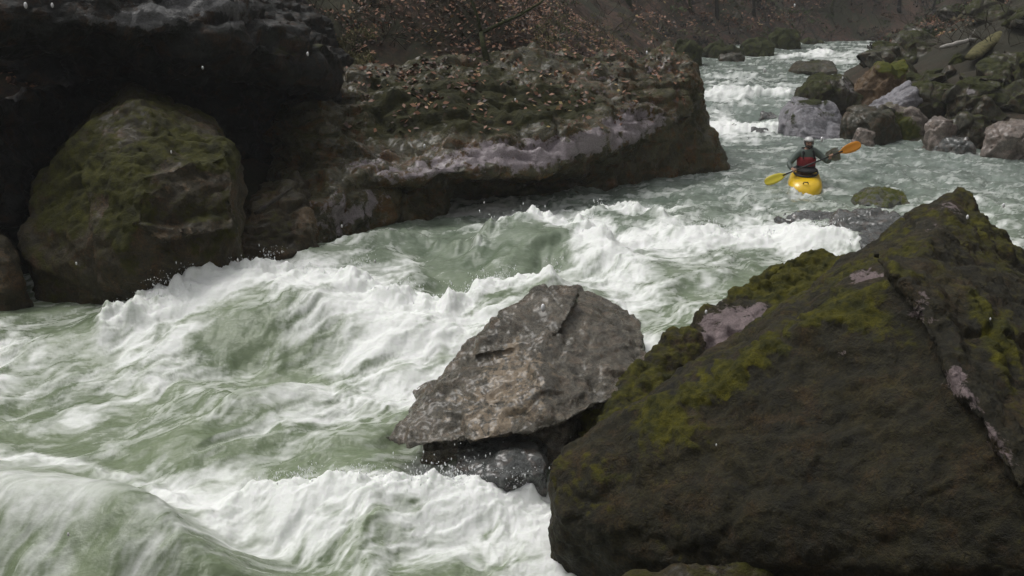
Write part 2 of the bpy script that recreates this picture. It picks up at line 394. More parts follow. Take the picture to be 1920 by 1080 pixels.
# foam: (cx, cy, rx, ry, angle, amount)
FOAM = [
 (700, 640, 150, 50, 0, 0.35), (620, 735, 240, 30, -12, 0.2), (1290, 470, 160, 50, 5, 0.15), (1130, 560, 120, 40, 10, 0.25),
 (640, 960, 260, 55, 0, 0.9), (900, 950, 230, 60, 4, 1.1), (1060, 1000, 120, 80, 60, 0.7), (500, 1000, 110, 70, 0, 0.5), (650, 1075, 170, 40, 0, -0.35), (760, 1060, 260, 60, 0, 0.55),
 (90, 870, 260, 18, 12, 0.4), (330, 930, 140, 26, 40, 0.35), (120, 990, 320, 90, 12, 0.48), (1510, 360, 42, 7, 0, 0.5), (70, 1060, 150, 30, 0, 0.1),
 (-10, 690, 70, 80, 0, 0.75), (20, 640, 60, 30, 0, 0.5),
 (440, 560, 170, 40, -12, 1.0), (560, 555, 170, 36, 3, 1.1), (700, 580, 160, 30, 8, 0.8), (360, 630, 150, 50, -30, 0.75), (260, 690, 80, 50, -40, 0.4),
 (800, 610, 200, 45, 0, 0.55), (700, 690, 190, 60, -12, 0.55), (830, 680, 110, 50, -30, 0.6), (640, 760, 220, 40, -15, 0.35), (400, 740, 160, 26, -25, 0.3),
 (470, 660, 110, 26, 5, -0.6), (530, 690, 120, 30, 10, -0.25), (330, 840, 260, 60, -20, -0.15),
 (990, 545, 90, 24, -5, 1.0), (1000, 430, 120, 28, 8, 0.8), (1080, 450, 120, 26, 25, 0.7), (1170, 402, 90, 15, 8, 0.7), (950, 400, 100, 14, 0, 0.4),
 (1020, 495, 90, 30, 5, -0.5), (1170, 425, 50, 12, 0, -0.4), (1150, 520, 100, 34, 30, 0.7), (1200, 470, 110, 30, 10, 0.6), (1330, 450, 160, 18, -3, 0.7),
 (1520, 450, 90, 24, 12, 1.2), (1440, 420, 60, 22, 30, 0.5), (1430, 455, 90, 16, 0, 0.6), (1300, 520, 120, 40, 20, 0.2), (1280, 520, 70, 20, 10, -0.3), (1180, 600, 90, 30, 20, 0.25),
 (640, 460, 140, 40, -10, -0.35), (840, 500, 60, 50, 20, -0.6), (600, 500, 60, 22, 0, 0.2), (700, 430, 110, 26, -8, -0.1), (760, 490, 36, 26, 0, 0.5), (800, 400, 100, 12, 0, 0.1),
 (430, 505, 30, 20, 0, 0.6), (520, 495, 22, 24, 0, 0.5), (330, 560, 40, 16, 0, 0.5),
 (200, 640, 180, 34, -8, -0.2), (60, 590, 120, 30, 0, -0.25), (100, 760, 170, 60, -10, -0.1),
 (1400, 178, 90, 12, 0, 0.9), (1400, 240, 90, 16, 0, 0.9), (1350, 215, 40, 30, 0, 0.5), (1390, 150, 70, 10, 0, 0.3), (1510, 104, 70, 5, 0, 0.7), (1600, 110, 60, 12, 0, 0.5), (1620, 94, 40, 6, 0, 0.3),
 (1420, 205, 60, 12, 0, -0.45), (1450, 300, 200, 40, 0, 0.05), (1360, 330, 60, 20, 0, 0.0), (1400, 262, 60, 6, 0, 0.3), (1840, 410, 90, 20, 0, 0.2), (1220, 660, 40, 30, 0, 0.5),
 (1650, 420, 60, 30, 0, 0.3), (1000, 880, 60, 16, 0, 0.1),
]
# (points, width, height, foam) : broken crests with ragged tops
CRESTS = [
 ([(200, 640), (300, 600), (420, 560), (520, 555), (620, 560), (720, 585), (830, 600)], 20, 0.16, 0.7),
 ([(850, 590), (900, 560), (960, 548), (1030, 556)], 16, 0.14, 0.7),
 ([(900, 470), (960, 450), (1020, 440), (1080, 455), (1140, 480)], 13, 0.16, 0.5),
 ([(1090, 412), (1150, 405), (1220, 415), (1240, 425)], 8, 0.12, 0.5),
 ([(430, 965), (520, 940), (620, 950), (700, 965), (800, 950), (900, 945), (1000, 938)], 18, 0.12, 0.6),
 ([(-20, 880), (60, 870), (150, 880), (230, 900), (310, 940), (380, 985), (430, 1020)], 16, 0.05, 0.45),
 ([(1470, 440), (1530, 446), (1600, 462)], 10, 0.08, 0.6),
 ([(1240, 452), (1330, 456), (1440, 450)], 8, 0.07, 0.4),
 ([(1330, 172), (1400, 178), (1480, 176)], 5, 0.14, 0.5), ([(1330, 236), (1400, 240), (1475, 240)], 6, 0.1, 0.6),
 ([(1330, 140), (1370, 136), (1420, 142)], 4, 0.08, 0.4), ([(560, 500), (640, 470), (760, 452), (860, 470)], 9, 0.08, 0.05), ([(1460, 104), (1510, 101), (1560, 100)], 3, 0.1, 0.5),
]
FD = np.array([-0.78, -0.62]); FD /= np.linalg.norm(FD)
def water_fields(X, Y):
    z0 = level(Y); px, py = proj(X, Y, z0)
    wx = X + 0.25 * fbm(X * 1.1, Y * 1.1, None, 3); wy = Y + 0.25 * fbm(X * 1.1 + 40, Y * 1.1, None, 3)
    a = sm(19, 27, Y)
    u1, v1 = wx * FD[0] + wy * FD[1], -wx * FD[1] + wy * FD[0]
    fd2 = np.array([-0.35, -0.94]); u2, v2 = wx * fd2[0] + wy * fd2[1], -wx * fd2[1] + wy * fd2[0]
    u2 = wx * 0.3; v2 = wy                                  # far: ripples lying across the current
    # warp the measured layout a little so that no outline is a clean ellipse
    wpx = px + 26 * fbm(X * 1.3, Y * 1.3, None, 4); wpy = py + 11 * fbm(X * 1.3 + 7, Y * 1.3, None, 4)
    H = np.zeros_like(X); F = 0.05 - 0.14 * a * (1 - 0.5 * sm(26, 34, Y)); C = np.zeros_like(X)
    for cx, cy, rx, ry, an, h in HUMPS: H += h * gauss(wpx, wpy, cx, cy, rx, ry, an)
    for cx, cy, rx, ry, an, h in FOAM: F += h * gauss(wpx, wpy, cx, cy, rx * 1.05, ry * 1.05, an)
    rag = 0.55 + 0.9 * (fbm(X * 4.2, Y * 4.2, None, 4) + 0.35)
    for pts, wd, h, f in CRESTS:
        g = stroke(px + 8 * perlin(X * 2, Y * 2), wpy * 0.5 + py * 0.5, pts, wd)
        H += h * g * rag; F += f * g; C = np.maximum(C, g)
    quiet = gauss(px, py, 120, 980, 330, 120, 12)           # the smooth domed wave keeps a glassy surface
    turb = np.clip(0.35 + 0.55 * np.clip(F, 0, 1.3), 0, 1) * (1 - 0.7 * quiet)
    big = (1 - a) * fbm(u1 * 0.55, v1 * 1.0, None, 3) + a * fbm(u2 * 0.9, v2 * 0.9, None, 3)
    mid = (1 - a) * ridged(u1 * 1.5, v1 * 3.0, None, 4, 0.55) + a * ridged(u2 * 2.6, v2 * 2.0, None, 4, 0.6)
    fine = fbm(X * 9, Y * 9, None, 4, 0.65)
    near = 1 - 0.35 * sm(10, 20, Y)
    H += big * 0.15 * (1 - 0.6 * quiet) * near + (mid - 0.75) * 0.030 * turb * near * (1 - 0.45 * sm(0.6, 1.2, F)) + fine * 0.012 * turb
    bil = fbm(u1 * 1.6, v1 * 2.6, None, 4, 0.55)
    H += bil * 0.05 * np.clip(F, 0, 1) * (1 - 0.6 * quiet)
    chop = ridged(wx * 1.7, wy * 1.9, None, 4, 0.55)
    H += (chop - 0.8) * 0.055 * sm(14, 20, Y) * (1 - 0.4 * sm(30, 60, Y))
    # foam noise: streaks along the current + lumps
    st = (1 - a) * fbm(u1 * 0.9, v1 * 3.6, None, 5, 0.62) + a * fbm(u2 * 2.2, v2 * 2.6, None, 5, 0.65)
    lump = fbm(wx * 2.6 + 3, wy * 2.6, None, 5, 0.6)
    fine2 = (1 - a) * fbm(u1 * 5, v1 * 15, None, 3, 0.6) + a * fbm(X * 5, Y * 8, None, 3, 0.6)
    q = 1 - 0.75 * quiet
    foam = sm(-0.05, 1.0, F * 0.72 + (0.62 * st + 0.42 * lump + 0.40 * fine2) * q * (0.65 + 0.35 * np.clip(F, 0, 1)) + 0.12)
    foam = foam * 0.9 + 0.1 * np.clip(F, 0, 1)
    return z0 + H, foam, F, C
ny = 620; pyr = np.linspace(1290, 78, ny)
yr = np.array([Wp(960, p)[1] for p in pyr]); tan = np.linspace(-0.80, 0.76, 1120)
WX = yr[:, None] * tan[None, :] * 1.02; WY = np.repeat(yr[:, None], len(tan), 1)
WZ, FO, FF, CC = water_fields(WX, WY)
TONE = sm(9, 24, WY)
wme = np_mesh('river_water', np.stack([WX, WY, WZ], -1).reshape(-1, 3), grid_faces(*WX.shape))
set_attr(wme, 'foam', FO.ravel()); set_attr(wme, 'far', TONE.ravel())
wpx_, wpy_ = proj(WX, WY, level(WY)); set_attr(wme, 'calm', np.clip(1.3 * gauss(wpx_, wpy_, 140, 980, 380, 140, 12), 0, 1).ravel())
s = NT('milky river water')
fo = s.attr('foam'); far = s.attr('far')
mv = s.mapping((1.3, 3.6, 3.6), (0, 0, R(-38.5)))
nf = s.noise(4.0, 7, 0.64, mv, 0.8); ng = s.noise(2.6, 6, 0.7, None, 1.2)
nf = s.math('ADD', s.math('MULTIPLY', nf, 0.6), s.math('MULTIPLY', ng, 0.4)); nl = s.noise(1.3, 7, 0.7)
f2 = s.math('ADD', fo, s.math('MULTIPLY', s.math('SUBTRACT', nf, 0.5), s.math('SUBTRACT', 1.15, s.math('MULTIPLY', s.attr('calm'), 0.95))))
f3 = s.ramp(f2, [(0.02, 0.0), (0.45, 0.42), (1.05 - 0.05, 0.95)])
green = s.mix(s.ramp(nl, [(0.35, 0.0), (0.65, 1.0)]), (0.125, 0.165, 0.09), (0.225, 0.27, 0.17))
grey = s.mix(s.ramp(nl, [(0.35, 0.0), (0.65, 1.0)]), (0.11, 0.145, 0.12), (0.26, 0.30, 0.27))
base = s.mix(far, green, grey)
s.l(s.mix(f3, base, (0.86, 0.875, 0.85)), s.b.inputs['Base Color'])
s.l(s.ramp(f3, [(0.0, 0.16), (0.5, 0.5), (1.0, 0.85)]), s.b.inputs['Roughness'])
s.b.inputs['IOR'].default_value = 1.33
s.b.inputs['Subsurface Weight'].default_value = 0.6; s.b.inputs['Subsurface Radius'].default_value = (0.9, 1.0, 0.85); s.b.inputs['Subsurface Scale'].default_value = 0.07
s.bump(s.math('ADD', nf, s.math('MULTIPLY', s.noise(16, 4, 0.7), 0.9)), 0.4, 0.03)
water = link('river_water', wme, s.m); tag(water, kind='structure')

# spray thrown off the breaking crests: uncountable droplets
def spray():
    rng = np.random.RandomState(5); V = []; 
    m = (CC > 0.45) & (FF > 0.5) & (WY < 21) & (gauss(wpx_, wpy_, 120, 940, 330, 150, 12) < 0.25)
    idx = np.argwhere(m)
    for k in range(230):
        i, j = idx[rng.randint(0, len(idx))]; x, y, z = WX[i, j], WY[i, j], WZ[i, j]
        p = rng.rand() ** 2; n_ = int(4 + 34 * p); vx, vz = rng.normal() * 0.25, 0.05 + 0.22 * p
        for q in range(n_):
            t = rng.rand(); r = (0.0022 + 0.006 * rng.rand() ** 3) * (0.6 + 0.05 * y)
            V.append((x + vx * t * vz * 3 + rng.normal() * 0.03 * (1 + 2 * t), y + rng.normal() * 0.03, z - 0.02 + vz * (2 * t - t * t) * rng.uniform(.4, 1), r, r * rng.choice([1, 1.3, 3.0])))
    # drops leaping beside the centre rock
    for k in range(70):
        t = rng.rand(); bx = 740 + 190 * t; x, y, z = Wp(bx, 905 - 14 * t)
        V.append((x + rng.normal() * 0.05, y - 0.1 + rng.normal() * 0.05, z + 0.1 + abs(rng.normal()) * 0.13, rng.uniform(.003, .009), 0.006 * rng.uniform(.6, 3.5)))
    V = np.array(V)
    o = np.array([(1, 0, 0), (-1, 0, 0), (0, 1, 0), (0, -1, 0), (0, 0, 1), (0, 0, -1)], float)
    fc = np.array([(0, 2, 4), (2, 1, 4), (1, 3, 4), (3, 0, 4), (2, 0, 5), (1, 2, 5), (3, 1, 5), (0, 3, 5)])
    vv = V[:, None, :3] + o[None] * np.stack([V[:, 3], V[:, 3], V[:, 4]], -1)[:, None, :]
    ff = fc[None] + 6 * np.arange(len(V))[:, None, None]
    me = np_mesh('water_spray', vv.reshape(-1, 3), ff.reshape(-1, 3))
    tag(link('water_spray', me, plain('white spray', (0.85, 0.87, 0.87), 0.3, 0.5, 0.05)), kind='stuff')
spray()

# ------------------------------------------------------------------ named rocks
def ext(pts, dy=0.0, z=None, dx=0.0, dz=0.0):
    return [(x + dx, y + dy, (z if z is not None else zz + dz)) for x, y, zz in pts]
def PP(l): return [P(*q) for q in l]

# main riverside cliff
lip = PP([(655, 350, 17.2), (820, 312, 17.5), (900, 328, 17.6), (1000, 322, 18.2), (1080, 300, 19.4), (1160, 272, 20.8), (1250, 236, 21.6)])
top = PP([(640, 130, 21.5), (760, 112, 22.5), (900, 104, 23.3), (1100, 100, 24.0), (1250, 96, 24.6), (1300, 118, 24.2), (1322, 150, 23.8)])
hA = lip + top + ext(top, 2.5, -1.0) + ext(lip, 2.2, None, 0, -0.1)
face = PP([(1060, 316, 20.6), (1160, 290, 21.2), (1250, 250, 22.0), (1322, 175, 23.4), (1336, 240, 23.3), (1353, 318, 23.1), (1240, 345, 21.9), (1150, 372, 21.0), (1080, 390, 20.6)])
hB = face + ext(face, 3.0) + ext(face[4:], 0.3, -1.2)
foot = PP([(712, 428, 17.5), (745, 372, 17.7), (808, 336, 18.1), (850, 345, 18.4), (845, 400, 18.1), (800, 425, 17.8)])
hC = foot + ext(foot, 2.5) + ext(foot, 0.3, -1.2)
apr = PP([(500, 500, 15.4), (545, 440, 15.6), (600, 395, 16.2), (690, 330, 17.4), (740, 360, 17.6), (715, 428, 17.2), (640, 455, 16.3)])
hD = apr + PP([(560, 330, 17.5), (640, 250, 19.5), (520, 380, 17)]) + ext(apr, 3.5) + ext(apr, 0.4, -1.2)
rec = PP([(810, 320, 19.6), (1090, 320, 21.0), (810, 397, 19.0), (1090, 383, 20.3)])
hE = rec + ext(rec, 3) + ext(rec, 0.2, -1.2)
upl = PP([(560, 330, 17.8), (655, 345, 17.4), (640, 130, 21.3), (560, 120, 20.5), (520, 330, 18.5)])
hF = upl + ext(upl, 4, -1)
nub = PP([(1180, 150, 23.2), (1270, 100, 24.4), (1310, 130, 24.0), (1318, 190, 23.3), (1240, 200, 22.6)]); hG = nub + ext(nub, 2.5) + ext(nub, 1.5, -0.5)
ptc = [('pale', 960, 290, 150, 30, 0.6), ('pale', 1080, 270, 120, 34, 0.6), ('pale', 1200, 225, 80, 30, 0.6), ('pale', 870, 285, 60, 30, 0.45), ('pale', 1140, 140, 90, 12, 0.5), ('pale', 1260, 130, 40, 22, 0.6),  # pale along the lip stands in for its wet sky sheen
       ('moss', 900, 200, 160, 50, 0.5), ('moss', 1040, 210, 80, 40, 0.3), ('moss', 720, 230, 70, 60, 0.35), ('pale', 700, 400, 60, 30, 0.45), ('pale', 1160, 250, 90, 24, 0.5), ('moss', 1300, 170, 30, 60, 0.4), ('pale', 640, 330, 70, 60, 0.30), ('pale', 740, 300, 80, 50, 0.32), ('pale', 620, 420, 50, 40, 0.4), ('pale', 780, 330, 60, 16, 0.5)]  # weak pale patches on the left apron brighten it as if lit
ptc += [('pale', a_, 375, 60, 30, -0.8) for a_ in (850, 930, 1010, 1080)] + [('moss', a_, 375, 60, 30, -0.6) for a_ in (850, 930, 1010, 1080)]  # undercut shade painted in: pale rock and moss removed there
cl = make_rock('river_cliff', [hA, hB, hC, hD, hE, hF, hG], 0.055, M_cliff, amp=0.20, freq=0.75, fine=0.45, crag=0.5, smooth_it=4, seed=1, mossy=0.25, pale=-0.12, patches=ptc, strat=0.08, stratdir=(0.06, 0.1, 1), stratmask=(-0.75, -0.5, 0.6), mossbias=0.35)
tag(cl, 'long layered rock cliff sloping down to the left bank with wet pale ledge', 'cliff')

# overhanging cliff with the black hollow
rl = PP([(-260, 30, 13.5), (60, 20, 14.5), (205, 52, 15.0), (330, 46, 15.5), (430, 66, 16), (510, 96, 16.8), (590, 128, 18.4)])
hR = rl + ext(rl, 0.6, None, 0, -0.35) + [(x, y + 1.5, z + q) for (x, y, z), q in zip(rl, (1.2, 1.1, .7, .45, .25, .08, -.1))] + [(x, y + 7, z + q) for (x, y, z), q in zip(rl, (1.6, 1.4, .9, .5, .1, -.3, -.6))] + ext(rl, 8, None, 0, -0.5)
bw = [(-14, 17.4, -1.5), (-9, 18.2, -1.5), (-5.4, 19.0, -1.5), (-3.5, 20.2, -1.5)]
hW = bw + [(x, y, q) for (x, y, z), q in zip(bw, (4.2, 4.2, 3.3, 2.2))] + ext(bw, 3.0) + [(x, y + 3, q) for (x, y, z), q in zip(bw, (4.2, 4.2, 3.2, 1.8))]
nb = PP([(120, 70, 16), (230, 58, 16.2), (215, 110, 16.6), (160, 170, 17), (100, 160, 17)]); hN = nb + ext(nb, 2.5)
lw = PP([(-400, 300, 12.6), (-60, 200, 13.5), (-60, 500, 13.4), (-400, 600, 12)]); hL = lw + ext(lw, 6) + ext(lw, 0.5, -1.2)
ptc = [('pale', 250, 38, 60, 12, 0.9), ('pale', 350, 22, 120, 20, 0.8), ('pale', 470, 50, 80, 16, 0.6), ('pale', 420, 8, 120, 12, 0.6), ('moss', 180, 80, 60, 24, 0.8), ('moss', 560, 90, 70, 26, 0.5), ('moss', 110, 160, 50, 50, 0.25)]
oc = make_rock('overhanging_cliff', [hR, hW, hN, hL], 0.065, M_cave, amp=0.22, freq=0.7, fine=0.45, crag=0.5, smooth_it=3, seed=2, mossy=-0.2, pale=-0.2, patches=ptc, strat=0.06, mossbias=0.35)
tag(oc, 'dark overhanging cliff with pale layered ledge above a black hollow', 'cliff')

o1 = PP([(45, 445, 13.4), (70, 370, 13.6), (105, 300, 13.8), (165, 232, 14.1), (250, 196, 14.4), (330, 226, 14.3), (415, 258, 14.1), (447, 300, 13.8), (447, 430, 13.3), (430, 500, 13.1), (340, 500, 12.5), (250, 572, 12.6), (170, 552, 12.8), (60, 510, 13.1), (265, 360, 12.5), (230, 470, 12.3), (150, 420, 12.8)])
h1 = o1 + ext(o1, 2.6, None, -0.95) + ext(o1[9:14], 0.3, -1.2)
o1b = PP([(260, 330, 12.75), (430, 280, 13.6), (445, 350, 13.3), (440, 430, 12.9), (300, 460, 12.25), (255, 420, 12.3)]); h1b = o1b + ext(o1b, 1.5, None, -0.5)
b1 = make_rock('boulder', [h1, h1b], 0.04, M_boulder, amp=0.11, freq=0.9, fine=0.5, crag=0.7, seed=3, cushion=0.02, mossy=0.34, pale=0.0,
   patches=[('moss', 240, 350, 40, 60, 0.7), ('moss', 410, 290, 40, 40, 0.7), ('moss', 230, 420, 26, 50, 0.7), ('pale', 330, 340, 40, 30, 0.35), ('pale', 320, 440, 90, 14, 0.5), ('pale', 400, 340, 30, 20, 0.35), ('moss', 150, 330, 70, 90, 0.4)], mossbias=0.3)
tag(b1, 'large rounded boulder patched with green moss in front of the black hollow', 'boulder')

o2 = PP([(450, 500, 14.4), (452, 450, 14.6), (480, 390, 15.2), (540, 362, 15.6), (572, 395, 15.4), (580, 430, 15.0), (535, 490, 14.6)])
b2 = make_rock('boulder', [o2 + ext(o2, 1.8, None, -0.35) + ext(o2, 0.2, -1.1)], 0.035, M_boulder, amp=0.12, freq=1.3, seed=4, mossy=0.15, strat=0.04, patches=[('pale', 580, 400, 16, 30, .6)])
tag(b2, 'low split rock wedged between the mossy left boulder and the cliff', 'boulder')
o3 = PP([(-50, 560, 12.6), (-40, 470, 12.8), (5, 450, 12.9), (32, 480, 12.9), (45, 530, 12.8), (10, 555, 12.6)])
b3 = make_rock('boulder', [o3 + ext(o3, 1.5, None, -0.9) + ext(o3, 0.2, -1.1)], 0.035, M_boulder, amp=0.08, freq=1.3, seed=5, mossy=0.1, patches=[('pale', 5, 500, 20, 40, 0.5)])
tag(b3, 'small brown rock cut by the left edge beside the mossy boulder', 'boulder')

# centre rock : main slab + proud upper block + dark undercut foot
o4 = PP([(722, 822, 8.75), (745, 790, 8.85), (800, 742, 9.1), (862, 690, 9.4), (900, 645, 9.75), (1010, 580, 10.1), (1110, 590, 10.1), (1185, 635, 9.9), (1214, 648, 9.8), (1222, 688, 9.5), (1160, 742, 8.95), (1045, 800, 8.45), (900, 826, 8.4), (760, 836, 8.6), (1000, 720, 8.8)])
h4 = o4 + ext(o4[3:10], 1.6, None, 0.1, -0.25) + ext(o4[3:10], 2.2, -1.0)
u4 = PP([(884, 668, 9.46), (898, 636, 9.65), (960, 572, 10.05), (1005, 544, 10.28), (1035, 538, 10.33), (1082, 550, 10.26), (1074, 580, 10.0), (1050, 622, 9.62), (1000, 640, 9.5), (930, 660, 9.42)])
h4b = u4 + ext(u4, 0.45, None, 0, -0.15)
f4 = PP([(790, 845, 8.95), (930, 838, 8.8), (1060, 806, 8.7), (1180, 740, 9.4)]); h4c = f4 + ext(f4, 2.0, None, -0.3) + ext(f4, 0.1, -1.0) + ext(f4, 2.0, -1.0)
b4 = make_rock('boulder', [h4, h4b, h4c], 0.022, M_centre, amp=0.04, freq=2.2, fine=0.5, crag=0.9, smooth_it=1, seed=6, mossy=-0.45, pale=-0.1, patches=[('pale', 950, 740, 90, 50, 0.45), ('pale', 1010, 700, 120, 60, 0.2), ('pale', 880, 800, 90, 30, 0.25)], mossbias=0.1)
tag(b4, 'wedge shaped grey brown rock with cracked wet face in mid river', 'boulder')
o5 = PP([(850, 890, 8.2), (900, 862, 8.3), (962, 846, 8.4), (1008, 848, 8.4), (1028, 888, 8.2), (940, 898, 8.0)])
b5 = make_rock('boulder', [o5 + ext(o5, 0.7) + ext(o5, 0.1, -1.0)], 0.02, M_wet, amp=0.03, freq=3, seed=7, mossy=-0.6, pale=0.0)
tag(b5, 'small smooth grey rock in the foam under the wedge shaped rock', 'boulder')

# right hand mossy rocks
o6 = PP([(1065, 850, 8.3), (1085, 795, 8.9), (1150, 740, 9.3), (1190, 790, 8.5), (1222, 700, 9.1), (1250, 640, 9.5), (1320, 585, 10.1), (1400, 532, 10.6), (1470, 490, 11.1), (1515, 464, 11.3), (1545, 464, 11.3), (1600, 478, 11.2), (1700, 500, 10.8), (1650, 560, 10.5), (1480, 640, 10.0), (1350, 720, 9.3), (1270, 770, 8.8)])
h6 = o6 + ext(o6[4:12], 0.9, None, 0.1, -0.7) + ext(o6, 0.6, -1.1)
b6 = make_rock('boulder', [h6], 0.025, M_front, amp=0.06, freq=1.8, fine=0.5, crag=0.8, cushion=0.04, seed=8, mossy=0.38, pale=-0.25, mossbias=0.35,
   patches=[('pale', 1335, 640, 20, 46, 1.0), ('pale', 1390, 610, 55, 34, 1.0), ('pale', 1445, 592, 36, 22, .8), ('moss', 1460, 530, 90, 30, 0.4), ('moss', 1560, 490, 80, 22, 0.4)])
tag(b6, 'moss covered rock with pinkish bare patches behind the big dark boulder', 'boulder')
pk = [(1640, 470, 9.9), (1700, 412, 10.2), (1760, 372, 10.4), (1792, 366, 10.4), (1815, 374, 10.4), (1870, 440, 10.0), (1925, 505, 9.6), (2150, 690, 8.6)]
o7 = PP([(1150, 800, 7.7), (1205, 785, 7.35), (1290, 748, 7.2), (1365, 695, 7.2), (1440, 642, 7.3), (1560, 562, 7.5), (1690, 530, 7.2), (1735, 612, 6.75), (1785, 705, 6.3), (1850, 820, 5.85), (1925, 935, 5.4), (2050, 1080, 5.0)] + pk)
low = PP([(1032, 872, 7.35), (1028, 915, 7.15), (1040, 965, 6.95), (1100, 1022, 6.75), (1165, 1052, 6.6), (1400, 1080, 6.45), (1650, 1110, 6.15), (1900, 1190, 5.6), (1100, 815, 7.55), (1060, 835, 7.5)])
Dg = np.array(P(1925, 935, 5.4)) - np.array(P(1690, 530, 7.2)); SD = tuple(np.cross(Dg, (0.8, -0.3, 0.4)))
RG = [(1250, 768), (1290, 748), (1330, 722), (1365, 697), (1400, 670), (1440, 645), (1480, 615), (1520, 590), (1560, 566)]
h7 = o7 + low + ext(low[2:8], 0.5, -1.0) + ext(PP(pk), 0.8, -1.0) + [(5.5, 9, -1), (5.6, 5.2, -1), P(1180, 840, 8.6)]
sp = PP([(1640, 492, 9.0), (1700, 500, 8.0), (1690, 534, 7.72), (1735, 612, 7.10), (1785, 705, 6.55), (1850, 820, 6.05), (1925, 935, 5.55), (2150, 1080, 5.2), (1960, 700, 7.3), (1800, 470, 9.2)])
dg = PP([(1682, 518, 7.10), (1700, 548, 6.95), (1740, 618, 6.58), (1790, 712, 6.12), (1858, 828, 5.66), (1932, 942, 5.22), (2060, 1100, 4.8)])
slab = dg + ext(dg, 0.55, None, 0.02, 0.02) + [(x + 1.6, y + 0.9, z - 0.30) for x, y, z in dg] + PP([(1700, 505, 7.6)])
slab += [(x + 1.6, y + 1.2, z - 0.8) for x, y, z in dg]
b7 = make_rock('boulder', [h7, slab], 0.022, M_front, amp=0.04, freq=1.7, fine=0.6, crag=0.55, smooth_it=1, seed=9, mossy=0.16, pale=-0.22, mossbias=0.55, strat=0.035, stratdir=SD, stratmask=(0.8, -0.3, 0.35), cushion=0.03,
   patches=[('pale', 1620, 522, 60, 14, 0.9), ('pale', 1680, 480, 50, 20, 0.7), ('pale', 1780, 385, 22, 30, 0.7), ('pale', 1720, 560, 40, 40, 0.45), ('pale', 1560, 650, 60, 20, 0.3), ('pale', 1790, 740, 24, 60, 0.35), ('pale', 1740, 430, 40, 14, 0.6),
            *[('moss', a, b, 36, 9, 0.95) for a, b in RG], *[('pale', 1722 + 29 * k, 570 + 48 * k, 22, 34, 0.24) for k in range(8)], ('pale', 1860, 640, 50, 70, 0.18), ('pale', 1790, 690, 12, 30, .3), *[('moss', 1830 + 14 * k, 560 + 36 * k, 14, 24, 0.4) for k in range(5)], ('moss', 1500, 850, 300, 200, -0.25),  ('moss', 1560, 560, 80, 26, 0.7), ('moss', 1350, 700, 40, 10, 0.9), ('moss', 1300, 742, 40, 10, 1.0), ('moss', 1850, 520, 90, 120, -0.25), ('moss', 1640, 480, 70, 30, 0.5), ('moss', 1250, 790, 60, 30, 0.5), ('moss', 1880, 620, 30, 60, 0.5), ('pale', 1130, 790, 60, 26, 0.35), ('pale', 1850, 800, 30, 60, .3)])  # faint pale patches down the right flank paint in skylight
tag(b7, 'huge dark pointed boulder with yellow mossy crest in the right foreground', 'boulder')
o8 = PP([(1090, 1110, 6.35), (1180, 1068, 6.3), (1290, 1050, 6.2), (1400, 1048, 6.1), (1475, 1080, 6.0), (1500, 1180, 5.7), (1250, 1190, 5.7), (1100, 1150, 5.9)])
b8 = make_rock('boulder', [o8 + ext(o8, 0.3, -1.1)], 0.022, M_boulder, amp=0.05, freq=1.8, seed=10, mossy=0.3, pale=-0.3)
tag(b8, 'low brown rock at the bottom edge in front of the dark pointed boulder', 'boulder')

# shallow rocks by the kayak
def low_rock(pts, back, mat, seed, label, **kw):
    o = PP(pts); vox = kw.pop('vox', 0.03)
    r = make_rock('boulder', [o + ext(o, back, None, 0, kw.pop('bdz', -0.1)) + ext(o, 0.2, -1.0)], vox, mat, amp=kw.pop('amp', 0.05), freq=kw.pop('freq', 2.0), seed=seed, **kw)
    return tag(r, label, 'boulder')
low_rock([(1616, 376, 18.9), (1640, 355, 19.2), (1672, 351, 19.3), (1700, 360, 19.2), (1716, 390, 18.7), (1660, 388, 18.5), (1622, 382, 18.6)], 0.7, M_wet, 11, 'low flat rock with dark mossy top in the water below the kayak', mossy=0.35)
low_rock([(1460, 412, 17.6), (1500, 402, 17.9), (1570, 397, 18.0), (1620, 402, 17.8), (1640, 430, 16.9), (1590, 440, 16.7), (1520, 430, 17.0)], 0.5, M_wet, 12, 'flat wet grey rock ledge with water pouring over it', mossy=-0.5, amp=0.08)
low_rock([(1575, 420, 16.9), (1610, 398, 17.4), (1680, 395, 17.4), (1720, 420, 16.8), (1700, 480, 15.4), (1620, 462, 15.6)], 0.6, M_wet, 13, 'wet grey rock in the riffle behind the peak of the dark boulder', mossy=-0.4, amp=0.08)
low_rock([(1552, 302, 24.2), (1558, 280, 24.5), (1572, 274, 24.6), (1583, 303, 24.2)], 0.4, M_bank, 14, 'small dark green rock poking up behind the raised paddle blade', mossy=0.3, vox=0.025, amp=0.03)
low_rock([(1478, 258, 28.0), (1482, 215, 28.3), (1497, 191, 28.6), (1530, 186, 28.8), (1562, 196, 28.6), (1583, 226, 28.3), (1580, 262, 27.9), (1520, 261, 27.6)], 1.3, M_white, 15, 'pale lilac white boulder at the water edge behind the kayaker', mossy=-0.25, amp=0.05, crag=1.4, fine=0.3, freq=1.3, patches=[('moss', 1545, 215, 24, 6, .6), ('moss', 1520, 190, 40, 7, .9), ('moss', 1486, 225, 5, 30, .9)])
low_rock([(1494, 133, 43.4), (1510, 116, 44), (1545, 111, 44.3), (1566, 116, 44), (1572, 134, 43.2)], 1.6, M_bank, 16, 'dark flat topped rock alone in the far river', mossy=0.15, vox=0.06, amp=0.08, freq=1)
low_rock([(1365, 205, 34.0), (1372, 192, 34.3), (1388, 192, 34.3), (1396, 206, 34.0)], 0.5, M_wet, 17, 'dark rock showing through the left side of the far rapid', mossy=-0.4, vox=0.04)
